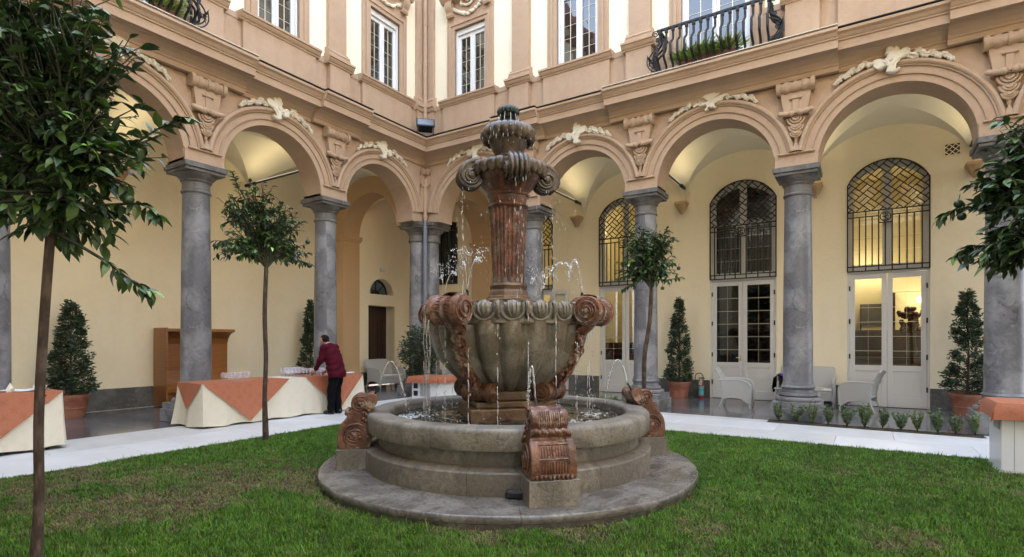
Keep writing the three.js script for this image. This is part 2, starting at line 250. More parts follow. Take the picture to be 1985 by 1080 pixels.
function capsMesh(caps, k, cell) {                    // caps: [a, b, ra, rb]
  const mn = [1e9, 1e9, 1e9], mx = [-1e9, -1e9, -1e9];
  for (const [a, b, ra, rb] of caps) for (let q = 0; q < 3; q++) { mn[q] = Math.min(mn[q], a[q] - ra, b[q] - rb); mx[q] = Math.max(mx[q], a[q] + ra, b[q] + rb); }
  for (let q = 0; q < 3; q++) { mn[q] -= 3 * cell; mx[q] += 3 * cell; }
  return nets((x, y, z) => { let d = 1e9; const p = [x, y, z]; for (const [a, b, ra, rb] of caps) { const e = capDist(p, a, b, ra, rb); d = d > 1e8 ? e : smin(d, e, k); } return d; }, mn, mx, cell);
}
function leafGeo(len, wid, curl = 0.25, fold = 0.25) {  // 12 triangles, stem at origin, grows along +z
  const pos = [], idx = [], ws = [0.12, 0.85, 1.0, 0.62, 0.0], n = 4;
  for (let i = 0; i <= n; i++) { const t = i / n, z = t * len, y = -curl * len * t * t, w = wid * ws[i] / 2; pos.push(-w, y + fold * w, z, 0, y, z, w, y + fold * w, z); }
  for (let i = 0; i < n; i++) { const a = i * 3; for (const k of [0, 1]) { idx.push(a + k, a + k + 3, a + k + 1); if (i < n - 1) idx.push(a + k + 1, a + k + 3, a + k + 4); else idx.push(a + k + 1, a + k + 3, a + k + 4); } }
  const g = new THREE.BufferGeometry(); g.setAttribute('position', new THREE.Float32BufferAttribute(pos, 3)); g.setIndex(idx); g.computeVertexNormals(); return prep(g);
}
function instanced(name, geo, m, mats, cols, parent, kind = 'stuff') {
  const o = new THREE.InstancedMesh(geo, m, mats.length); mats.forEach((k, i) => o.setMatrixAt(i, k)); if (cols) cols.forEach((k, i) => o.setColorAt(i, k));
  o.name = name; o.castShadow = o.receiveShadow = true; o.userData.kind = kind; parent.add(o); return o;
}
// ---------- ground sheet, lawn, path, loggia floor ----------
const FX = 7.455, FZ = 6.713;                         // fountain axis
{
  const g = new THREE.PlaneGeometry(160, 160); g.rotateX(-PI / 2);
  const o = mesh('ground', g, M.soil, scene); o.position.y = -0.16; o.userData.kind = 'structure';
  const lawn = mesh('lawn', [bx(2.885, 12.58, -0.14, -0.03, 2.885, 12.4), bx(12.58, 14.2, -0.14, -0.03, 3.70, 12.4)], M.turf, scene); lawn.userData.kind = 'structure';
  const r = rng(5);
  const slabGeos = {}, tints = [0xffffff, 0xf8f7f5, 0xf2f1ee].map(c => { const m = M.path.clone(); m.color = new THREE.Color(c); return m; });
  const slab = (root, name, x0, x1, z0, z1, top, m, gap, wob) => {
    const key = [(x1 - x0).toFixed(3), (z1 - z0).toFixed(3), top].join();
    const vs = slabGeos[key] ??= [0, 1, 2, 3].map(k => { const q = rbx(-(x1 - x0 - gap) / 2, (x1 - x0 - gap) / 2, -0.05, 0, -(z1 - z0 - gap) / 2, (z1 - z0 - gap) / 2, 0.004, 1), p = prep(q); const uv = p.attributes.uv; for (let i = 0; i < uv.count; i++) uv.setXY(i, uv.getX(i) + k * 0.73, uv.getY(i) + k * 0.41); return p; });
    const q = shared(name, vs[Math.floor(r() * 4)], m === M.path ? tints[Math.floor(r() * 3)] : m, root, [(x0 + x1) / 2, top + (r() - 0.5) * wob, (z0 + z1) / 2]);
    return q;
  };
  const path = struct('path');
  mesh('path_bed', [bx(0.55, 2.885, -0.14, -0.055, 0.55, 13.3), bx(2.885, 16, -0.14, -0.055, 0.55, 2.885), bx(12.585, 16, -0.14, -0.056, 2.885, 3.70)], M.soil, path);
  const beds = [[4.95, 7.05], [9.62, 12.9]];
  for (const [z0, z1, L, k0] of [[0.535, 0.88, 1.4, 0], [0.88, 1.88, 1.75, 0.6], [1.88, 2.885, 1.75, -0.2]])
    for (let x = 0.535 + k0 - (k0 > 0 ? L : 0); x < 16; x += L) {
      let a = Math.max(x, 0.535), b = Math.min(x + L, 16); if (z0 < 0.6) for (const [p, q] of beds) { if (a > p && b < q) a = b; else if (a < p && b > p) b = p; else if (a < q && b > q) a = q; } if (b - a > 0.05) slab(path, 'paving_slab', a, b, z0, z1, 0, M.path, 0.004, 0.002); }
  for (const [x0, x1, L, k0] of [[0.535, 1.7, 1.75, 0.3], [1.7, 2.885, 1.75, 1.1]])
    for (let z = 2.885 - k0; z < 13.3; z += L) { const a = Math.max(z, 2.885), b = Math.min(z + L, 13.3); if (b - a > 0.05) slab(path, 'paving_slab', x0, x1, a, b, 0, M.path, 0.004, 0.002); }
  slab(path, 'paving_slab', 12.585, 14.2, 2.885, 3.70, 0, M.path, 0.004, 0.002);
  for (const [p, q] of beds) { const s = mesh('flower_bed_soil', grid(60, 8, (u, v) => [lerp(p + 0.01, q - 0.01, u), -0.005 + 0.03 * noise3(u * 40, v * 6, p), lerp(0.54, 0.875, v)]), M.soil, path); s.userData.kind = 'stuff'; }
  const lf = struct('loggia_floor');
  mesh('floor_bed', [bx(-3.16, 0.53, -0.14, -0.055, -3.16, 16), bx(0.53, 19, -0.14, -0.055, -3.16, 0.53)], M.soil, lf);
  for (let i = 0; i < 3; i++) for (let x = -3.15; x < 18; x += 1.23) slab(lf, 'floor_tile', x, x + 1.23, -3.15 + i * 1.23, -3.15 + (i + 1) * 1.23, 0.001, M.floor, 0.002, 0.0004);
  for (let i = 0; i < 3; i++) for (let z = 0.54; z < 15; z += 1.23) slab(lf, 'floor_tile', -3.15 + i * 1.23, -3.15 + (i + 1) * 1.23, z, z + 1.23, 0.001, M.floor, 0.002, 0.0004);
}

// ---------- the two arcaded wings, in a frame of s (along), y, n (towards the court) ----------
const CAPTOP = 5.04, SPR = 5.1;
function wing(sg, cols, cfg) {
  const root = thing('arcaded_wing', cfg.label, 'building', [0, sg > 0 ? 0 : 0.0015, 0], sg > 0 ? 0 : PI / 2);
  const B = (s0, s1, y0, y1, n0, n1) => bx(sg * s0, sg * s1, y0, y1, n0, n1);
  const RB = (s0, s1, y0, y1, n0, n1, r) => rbx(sg * s0, sg * s1, y0, y1, n0, n1, r);
  const prof = (poly, s0, s1) => { const g = extr(poly.map(([n, y]) => [-n, y]), Math.abs(s1 - s0)); g.rotateY(PI / 2); g.translate(Math.min(sg * s0, sg * s1), 0, 0); return g; };
  const sh = (pts, n0, n1, holes = []) => extr(pts.map(([s, y]) => [sg * s, y]), n1 - n0, 0, holes.map(h => h.map(([s, y]) => [sg * s, y]))).translate(0, 0, n0);
  const S = s => sg * s;
  const END = 16.4, bays = [];
  for (let k = 0; k < cols.length - 1; k++) { const a = k ? cols[k] : 0.45, b = cols[k + 1]; bays.push({ a, b, c: (a + b) / 2, r: (b - a) / 2 - 0.385 }); }
  // arcade wall
  { const pts = [[sg > 0 ? -0.3 : 0.302, 7.0], [sg > 0 ? -0.3 : 0.302, CAPTOP]];
    for (const { c, r } of bays) pts.push([c - r, CAPTOP], ...arcPts(c, SPR, r, PI, 0, 40), [c + r, CAPTOP]);
    pts.push([END, CAPTOP], [END, 7.0]); mesh('arcade_wall', [sh(pts, -0.3, 0.3)], M.peach, root); }
  // archivolts
  for (const { c, r } of bays) {
    const P = [[0.0, 0.298], [0.0, 0.325], [0.118, 0.325], [0.122, 0.355], [0.145, 0.36], [0.15, 0.338], [0.255, 0.338], [0.26, 0.37], [0.285, 0.378], [0.29, 0.40], [0.315, 0.42], [0.345, 0.42], [0.37, 0.395], [0.38, 0.36], [0.38, 0.298]];
    const a0 = Math.asin(0.21 / (r + 0.2)), N = 56;
    const g = grid(N, P.length - 1, (u, v) => { const a = lerp(a0, PI - a0, u), p = P[Math.round(v * (P.length - 1))]; return [S(c) + (r + p[0]) * Math.cos(a), SPR + (r + p[0]) * Math.sin(a), p[1]]; });
    mesh('archivolt', toCreasedNormals(g, 0.5), M.peach, root);
  }
  // imposts and scroll brackets over the columns
  cols.forEach((s, k) => {
    const w = k ? 0.385 : 0.44, e = k ? 0 : 0.06;
    if (k) {
      mesh('impost', [B(s - w, s + w, CAPTOP + 0.002, 5.12, -0.33, 0.345), B(s - w + 0.004, s + w - 0.004, 5.12, 5.29, -0.301, 0.33), prof([[0.3, 5.285], [0.37, 5.285], [0.38, 5.30], [0.37, 5.32], [0.3, 5.325]], s - w + 0.06, s + w - 0.06)], M.peach, root);
      const br = part('scroll_bracket', root), L = [];
      const bar = new THREE.CylinderGeometry(0.10, 0.10, 0.66, 20); bar.rotateZ(PI / 2); L.push(bar.translate(S(s), 6.585, 0.42));
      for (const d of [-0.3, 0, 0.3]) { const q = new THREE.CylinderGeometry(d ? 0.128 : 0.115, d ? 0.128 : 0.115, d ? 0.075 : 0.06, 22); q.rotateZ(PI / 2); L.push(q.translate(S(s + d), 6.585, 0.42)); }
      for (const d of [-0.155, 0.155]) { const q = new THREE.SphereGeometry(0.118, 16, 12); q.scale(0.95, 1, 1); L.push(q.translate(S(s + d), 6.585, 0.42)); }
      mesh('scroll_roll', L, M.peach, br);
      const body = [[s - 0.28, 6.56], [s - 0.245, 6.32], [s - 0.215, 6.12], [s - 0.23, 6.03], [s + 0.23, 6.03], [s + 0.215, 6.12], [s + 0.245, 6.32], [s + 0.28, 6.56]];
      const bb = [sh(body, 0.3, 0.43), B(s - 0.05, s + 0.05, 6.06, 6.4, 0.43, 0.455), RB(s - 0.11, s + 0.11, 6.335, 6.375, 0.44, 0.475, 0.014)];
      mesh('bracket_body', bb, M.peach, br);
      const rg = [];
      for (const d of [-1, 1]) { const q = new THREE.CapsuleGeometry(0.05, 0.17, 4, 10); q.rotateZ(PI / 2 + d * 0.16 * sg); rg.push(q.translate(S(s + d * 0.19), 6.065, 0.45)); const q2 = new THREE.SphereGeometry(0.062, 10, 8); rg.push(q2.translate(S(s + d * 0.075), 6.055, 0.46)); }
      for (const [y, r] of [[5.955, 0.15], [5.80, 0.122], [5.675, 0.095]]) {
        for (const q of [1, 0.66, 0.34]) { const t = new THREE.TorusGeometry(r * q, 0.026, 6, 18, PI); t.rotateZ(PI); rg.push(t.translate(S(s), y + 0.03, 0.385 + (1 - q) * 0.05)); }
        const d = new THREE.SphereGeometry(r, 14, 10); d.scale(1, 0.72, 0.4); rg.push(d.translate(S(s), y, 0.345)); }
      const tip = new THREE.ConeGeometry(0.05, 0.2, 8); tip.rotateX(PI); rg.push(tip.translate(S(s), 5.52, 0.35));
      rg.push(sh([[s - 0.075, 5.34], [s + 0.075, 5.34], [s, 5.52]], 0.33, 0.40));
      mesh('bracket_drop', rg, M.peach, br);
    }
  });
  // entablature: the base run and the pieces that break forward
  const ent = n => [[0.1, 6.70], [0.335 + n, 6.70], [0.345 + n, 6.735], [0.345 + n, 6.79], [0.365 + n, 6.80], [0.37 + n, 6.83], [0.43 + n, 6.90], [0.52 + n, 6.955], [0.61 + n, 6.975], [0.61 + n, 6.965], [0.71 + n, 6.965], [0.71 + n, 7.115], [0.735 + n, 7.125], [0.74 + n, 7.15], [0.755 + n, 7.16], [0.79 + n, 7.215], [0.835 + n, 7.25], [0.835 + n, 7.30], [0.1, 7.335]];
  mesh('cornice', [prof(ent(0), 0.05, END)], M.peach, root);
  const gaps = [];
  for (const [a, b, flat] of cfg.forward) { mesh('cornice_break', [prof(ent(0.11), a, b)], M.peach, root); mesh('cornice_top', [B(a, b, 7.332, 7.345, 0.2, 0.955)], flat ? M.white_stucco : M.lead, root); }
  mesh('lead_flashing', [B(0.05, END, 7.322, 7.334, 0.2, 0.858)], M.lead, root);
  // upper storey
  const win = cfg.windows;
  mesh('upper_wall', [sh([[sg > 0 ? -0.2 : 0.202, 7.0], [END, 7.0], [END, 15], [sg > 0 ? -0.2 : 0.202, 15]], -0.2, 0.2, [...win.map(w => { const y0 = w.door ? 7.36 : 8.46, h = w.w / 2; return [[w.c - h, y0], [w.c + h, y0], [w.c + h, 10.45], [w.c - h, 10.45]]; })])], M.cream, root);
  const doorW = win.filter(w => w.door);
  const pieces = []; { let a = 0.2; for (const w of doorW) { pieces.push([a, w.c - w.w / 2 - 0.27]); a = w.c + w.w / 2 + 0.27; } pieces.push([a, END]); }
  for (const [a, b] of pieces) mesh('dado_course', [B(a, b, 7.335, 8.40, 0.201, 0.262), B(a, b, 8.28, 8.40, 0.262, 0.275)], M.peach, root);
  const sillP = (s0, s1, n) => [prof([[0.2, 8.27], [n + 0.02, 8.27], [n + 0.03, 8.30], [n + 0.055, 8.315], [n + 0.085, 8.36], [n + 0.09, 8.385], [n + 0.12, 8.395], [n + 0.12, 8.44], [0.2, 8.462]], s0 - 0.085, s1 + 0.085), B(s0, s1, 7.336, 8.27, 0.2, n), prof([[0.2, 7.337], [n + 0.05, 7.337], [n + 0.05, 7.40], [n + 0.03, 7.44], [n, 7.47]], s0 - 0.05, s1 + 0.05)];
  for (const w of win) if (!w.door) mesh('window_pedestal', sillP(w.c - 0.90, w.c + 0.90, 0.345), M.peach, root);
  for (const s of cfg.pilasters) {
    mesh('pilaster_pedestal', sillP(s - 0.30, s + 0.30, 0.40), M.peach, root);
    mesh('pilaster', [B(s - 0.26, s + 0.26, 8.68, 14.5, 0.2, 0.315), B(s - 0.33, s + 0.33, 8.461, 8.56, 0.2, 0.40), prof([[0.2, 8.56], [0.38, 8.56], [0.40, 8.60], [0.38, 8.64], [0.33, 8.66], [0.33, 8.70], [0.2, 8.72]], s - 0.31, s + 0.31)], M.peach, root);
  }
  // corner pilaster beside the downpipe
  mesh('pilaster', [B(0.36, 0.62, 8.68, 14.5, 0.2, 0.30), B(0.34, 0.66, 7.336, 8.27, 0.2, 0.33), prof([[0.2, 8.27], [0.36, 8.27], [0.39, 8.36], [0.42, 8.38], [0.42, 8.44], [0.2, 8.46]], 0.31, 0.70), prof([[0.2, 8.46], [0.36, 8.46], [0.36, 8.56], [0.38, 8.60], [0.34, 8.66], [0.2, 8.69]], 0.31, 0.67)], M.peach, root);
  mesh('corner_scroll', [6.5, 6.1].map((y, i) => { const q = new THREE.CylinderGeometry(i ? 0.06 : 0.10, i ? 0.06 : 0.10, 0.16, 16); q.rotateZ(PI / 2); return q.translate(S(0.45), y, 0.36); }).concat([B(0.38, 0.53, 5.35, 6.5, 0.3, 0.37)]), M.peach, root);
  for (const w of win) upperWindow(root, w, { B, RB, sh, S, prof, sg });
  // cartouches
  bays.forEach((b, k) => { if (k < 4) cartouche(root, S(b.c + (cfg.cartShift?.[k] ?? 0)), b.r, sg, k === 2 ? 'shell' : 'leaf', k * 7 + (sg > 0 ? 1 : 50), S(b.c)); });
  // columns
  const shaftG = lathe([[0, 0.46], [0.335, 0.46], [0.352, 0.49], [0.335, 0.53], [0.30, 0.545], [0.288, 0.60], [0.302, 0.625], [0.315, 0.65], [0.302, 0.675], [0.288, 0.69], [0.285, 0.73], [0.274, 0.75], [0.272, 1.6], [0.262, 3.0], [0.243, 4.50], [0.243, 4.52]], 40, 0, 2 * PI, 0.5);
  const baseG = lathe([[0.3, 0.36], [0.40, 0.36], [0.42, 0.39], [0.425, 0.42], [0.41, 0.455], [0.36, 0.462]], 40);
  const capG = merged([lathe([[0.24, 4.50], [0.265, 4.50], [0.272, 4.53], [0.262, 4.55], [0.25, 4.56], [0.25, 4.70], [0.27, 4.72], [0.285, 4.74], [0.275, 4.76], [0.30, 4.78], [0.345, 4.83], [0.37, 4.87], [0.37, 4.88]], 36), rbx(-0.385, 0.385, 4.875, 4.935, -0.385, 0.385, 0.008), rbx(-0.415, 0.415, 4.935, CAPTOP, -0.415, 0.415, 0.012)]);
  const plG = merged([rbx(-0.435, 0.435, 0.25, 0.365, -0.435, 0.435, 0.008), rbx(-0.465, 0.465, 0.002, 0.25, -0.465, 0.465, 0.01)]);
  const sG = prep(cylUV(shaftG, 0.27)), bG = prep(baseG);
  cols.forEach((s, k) => { const c = part('column', root); c.position.set(S(k ? s : 0.26), 0, k ? 0 : sg > 0 ? 0.0 : 0.005);
    shared('shaft', sG, M.greycol, c, null, k * 1.7 + (sg > 0 ? 0 : 0.8)); shared('base', bG, M.greycol, c); const ca = shared('capital', capG, M.cap, c, k ? null : [S(0.05), 0, 0]);
    const p = shared('plinth', plG, M.greycol, c); if (!k) { p.scale.set(0.9, 1, 0.98); ca.scale.set(0.92, 1, 0.985); } });
  // loggia: back wall with its openings, dado, vaults, corbels, tie rods, transverse arch
  const ops = cfg.doors, s0 = sg > 0 ? -3.46 : -3.158;
  { const pts = [[s0, 7.2], [s0, 0]]; const holes = [];
    for (const d of ops) { if (d.kind === 'tall') { const w = d.w / 2, rise = 0.53, R = (w * w + rise * rise) / (2 * rise), a = Math.asin(w / R); pts.push([d.c - w, 0], ...arcPts(d.c, 5.35 + rise - R, R, PI / 2 + a, PI / 2 - a, 20), [d.c + w, 0]); }
      if (d.kind === 'plain') { pts.push([d.c - d.w / 2, 0], [d.c - d.w / 2, d.h], [d.c + d.w / 2, d.h], [d.c + d.w / 2, 0]); holes.push([[d.c - 0.56, 3.2], ...arcPts(d.c, 3.2, 0.56, PI, 0, 16).slice(1), ]); }
      if (d.kind === 'window') holes.push([[d.c - d.w / 2, d.y0], [d.c + d.w / 2, d.y0], ...arcPts(d.c, d.y1, d.w / 2, 0.0, PI, 14).map(([x, y]) => [x, d.y1 + (y - d.y1) * 0.45])]); }
    pts.push([END, 0], [END, 7.2]); mesh('back_wall', [sh(pts, -3.46, -3.16, holes)], M.yellow, root); }
  { const cut = []; let a = -3.14; for (const d of [...ops].sort((p, q) => p.c - q.c)) if (d.kind !== 'window') { cut.push([a, d.c - d.w / 2 - 0.0]); a = d.c + d.w / 2 + 0.0; } cut.push([a, END]);
    for (const [p, q] of cut) { let x = p; while (x < q - 0.02) { const e = Math.min(x + 1.45, q); mesh('dado_panel', [RB(x + 0.001, e - 0.001, 0.003, 0.49, -3.165, -3.135, 0.004)], M.dado, root); x = e; } } }
  for (const b of [{ a: -3.16, b: -0.3 }, ...bays].slice(sg > 0 ? 0 : 1)) {
    const a = b.a === 0.45 ? 0.3 : b.a, w = b.b - a, c = (a + b.b) / 2, d = 2.86, nc = -1.73, H = 1.22;
    const g = vaultGrid(44, (u, v) => { const s = (u - 0.5) * w, n = (v - 0.5) * d, A = H * Math.sqrt(Math.max(0, 1 - (2 * s / w) ** 2)), Bq = H * Math.sqrt(Math.max(0, 1 - (2 * n / d) ** 2)); return [S(c + s), 5.44 + Math.max(A, Bq), nc + n]; });
    mesh('vault', toCreasedNormals(g, 0.35), M.vault, root);
  }
  for (const s of cfg.corbels) mesh('corbel', [B(s - 0.16, s + 0.16, 5.40, 5.46, -3.16, -2.84), (() => { const q = new THREE.CylinderGeometry(0.20, 0.045, 0.27, 4); q.rotateY(PI / 4); q.scale(1, 1, 1.25); return q.translate(S(s), 5.265, -3.0); })()], M.tan, root);
  for (const s of cfg.rods) { const rd = part('tie_rod', root);
    mesh('rod', [(() => { const q = new THREE.CylinderGeometry(0.024, 0.024, 2.5, 10); q.rotateX(PI / 2); return q.translate(S(s), 5.86, -1.55); })()], M.black, rd);
    mesh('light_strip', [RB(s - 0.014, s + 0.014, 5.88, 5.90, -2.65, -0.32, 0.006)], M.strip, rd);
    { const l = new THREE.RectAreaLight(new THREE.Color(1.0, 0.82, 0.50), 5.8, 0.05, 2.3); l.position.set(S(s), 5.912, -1.48); l.rotation.x = PI / 2; rd.add(l); }
    mesh('rod_socket', [(() => { const q = new THREE.CylinderGeometry(0.05, 0.04, 0.26, 12); q.rotateX(PI / 2); return q.translate(S(s), 5.86, -2.85); })(), B(s - 0.03, s + 0.03, 5.83, 5.89, -3.16, -2.98)], M.black, rd); }
  { // transverse arch closing the corner bay
    const [t0, t1] = cfg.trans, nb = -3.16, pts = [[nb, 7.1], [nb, 0.002], [-2.82, 0.002], ...arcPts(-1.66, 4.98, 1.16, PI, 0, 30), [-0.5, 4.98], [-0.301, 4.98], [-0.301, 7.1]];
    const g = extr(pts.map(([n, y]) => [-n, y]), t1 - t0); g.rotateY(PI / 2); g.translate(Math.min(S(t0), S(t1)), 0, 0);
    const tr = part('transverse_arch', root); mesh('arch_panel', g, M.tan, tr);
    mesh('pier_impost', [B(t0 - 0.04, t1 + 0.04, 4.80, 4.86, nb, -2.78), B(t0 - 0.06, t1 + 0.06, 4.86, 4.98, nb, -2.74)], M.tan, tr); }
  for (const d of ops) { if (d.kind === 'tall') tallDoor(root, d, { B, RB, sh, S, sg }); }
  // upper mass and roof behind the facade
  mesh('roof', [B(-8.2, END, 15, 15.3, -8.2, 0.9)].map((g, i) => g), M.terracotta, root);
  mesh('storey_floor', [B(0.3, END, 7.02, 7.2, -8, -0.2)], M.roomdark, root);
  mesh('storey_back', [B(0.3, END, 7.2, 15, -6.2, -6.0)], M.roomdark, root);
  return root;
}
function vaultGrid(N, fn) { const pos = [], idx = []; for (let j = 0; j <= N; j++) for (let i = 0; i <= N; i++) pos.push(...fn(i / N, j / N)); for (let j = 0; j < N; j++) for (let i = 0; i < N; i++) { const a = j * (N + 1) + i, b = a + 1, c = a + N + 1, d = c + 1; if ((i + 0.5 - N / 2) * (j + 0.5 - N / 2) > 0) idx.push(a, b, d, a, d, c); else idx.push(a, b, c, b, d, c); } const g = new THREE.BufferGeometry(); g.setAttribute('position', new THREE.Float32BufferAttribute(pos, 3)); g.setIndex(idx); g.computeVertexNormals(); return g; }
function upperWindow(root, w, { B, RB, sh, S, prof, sg }) {
  const o = part('window', root), h = w.w / 2, c = w.c, y0 = w.door ? 7.36 : 8.46, y1 = 10.45, fr = 0.07;
  // moulded surround
  const ring = (d0, d1, n0, n1) => w.door ? sh([[c - h - d1, y0], [c - h - d1, y1 + d1], [c + h + d1, y1 + d1], [c + h + d1, y0], [c + h + d0, y0], [c + h + d0, y1 + d0], [c - h - d0, y1 + d0], [c - h - d0, y0]], n0, n1)
    : sh([[c - h - d1, y0 + 0.002], [c + h + d1, y0 + 0.002], [c + h + d1, y1 + d1], [c - h - d1, y1 + d1]], n0, n1, [[[c - h - d0, y0 + 0.003], [c + h + d0, y0 + 0.003], [c + h + d0, y1 + d0], [c - h - d0, y1 + d0]]]);
  mesh('surround', [ring(0.0, 0.13, 0.15, 0.262), ring(0.10, 0.17, 0.2, 0.292), ring(0.17, 0.27, 0.2, 0.25)], M.peach, o);
  const f = [], x0 = c - h, x1 = c + h;
  f.push(B(x0, x0 + 0.05, y0 + 0.003, y1, 0.06, 0.17), B(x1 - 0.05, x1, y0 + 0.003, y1, 0.06, 0.17), B(x0 + 0.05, x1 - 0.05, y1 - 0.14, y1, 0.06, 0.165));
  mesh('frame', f, M.whitepaint, o);
  for (const [a, b] of [[x0 + 0.05, c - 0.004], [c + 0.004, x1 - 0.05]]) {
    const L = part('casement', o), st = 0.075, bt = y0 + 0.005, tp = y1 - 0.145;
    mesh('stile', [RB(a, a + st, bt, tp, 0.03, 0.11, 0.008), RB(b - st, b, bt, tp, 0.03, 0.11, 0.008), RB(a + st, b - st, bt, bt + (w.door ? 0.5 : 0.1), 0.032, 0.108, 0.008), RB(a + st, b - st, tp - 0.09, tp, 0.032, 0.108, 0.008)], M.whitepaint, L);
    mesh('pane', [B(a + st, b - st, bt + (w.door ? 0.5 : 0.1), tp - 0.09, 0.060, 0.066)], M.upperglass, L);
    const ym0 = bt + 0.1, ym1 = tp - 0.09; const bars = [B((a + b) / 2 - 0.007, (a + b) / 2 + 0.007, ym0, ym1, 0.067, 0.082)];
    const nb = w.door ? 5 : 4; for (let i = 1; i <= nb; i++) { const y = lerp(ym0, ym1, i / (nb + 1)); bars.push(B(a + st, b - st, y - 0.0032, y + 0.0032, 0.067, 0.076)); }
    mesh('glazing_bar', bars, M.muntin, L);
  }
  if (w.door) return;
  // carved head: frieze with consoles, swag, scroll and hood cornice
  const hd = part('window_head', root);
  mesh('frieze', [B(c - h - 0.27, c + h + 0.27, y1 + 0.272, y1 + 0.75, 0.2, 0.25), prof([[0.2, 11.2], [0.42, 11.2], [0.5, 11.28], [0.55, 11.32], [0.55, 11.4], [0.2, 11.45]], c - h - 0.36, c + h + 0.36)], M.peach, hd);
  for (const d of [-1, 1]) { const x = c + d * (h + 0.10), L = [];
    for (let i = -2; i <= 2; i++) L.push(taper([[S(x + i * 0.042), 11.2, 0.40], [S(x + i * 0.042), 11.08, 0.44], [S(x + i * 0.042), 10.97, 0.40], [S(x + i * 0.042), 10.86, 0.33], [S(x + i * 0.042), 10.80, 0.33], [S(x + i * 0.042), 10.79, 0.37]], [0.03, 0.035, 0.03, 0.026, 0.028, 0.022], 14, 6));
    L.push(B(x - 0.10, x + 0.10, 10.82, 11.2, 0.25, 0.38)); mesh('console', L, M.peach, hd); }
  const r = rng(Math.round(c * 100) + (sg > 0 ? 1 : 2)), sw = [];
  for (let i = 0; i < 30; i++) { const t = i / 29, x = lerp(c - h + 0.02, c + h - 0.02, t), y = 11.0 - 0.24 * Math.sin(t * PI) + (r() - 0.5) * 0.05; const q = new THREE.IcosahedronGeometry(0.036 + r() * 0.022, 1); q.scale(1.2, 0.8, 0.9); sw.push(q.rotateZ(r() * 3).translate(S(x), y, 0.275 + r() * 0.03)); }
  mesh('swag', sw, M.white_stucco, hd);
  mesh('head_scroll', [tube([[S(c - 0.25), 11.18, 0.29], [S(c - 0.27), 11.08, 0.30], [S(c - 0.19), 11.06, 0.30], [S(c - 0.1), 11.0, 0.31], [S(c + 0.08), 11.0, 0.31], [S(c + 0.16), 11.08, 0.3], [S(c + 0.25), 11.16, 0.29], [S(c + 0.3), 11.25, 0.29]], 0.032, 30), tube([[S(c - 0.1), 11.3, 0.29], [S(c), 11.12, 0.32], [S(c + 0.1), 11.3, 0.29]], 0.07, 14)], M.white_stucco, hd);
}
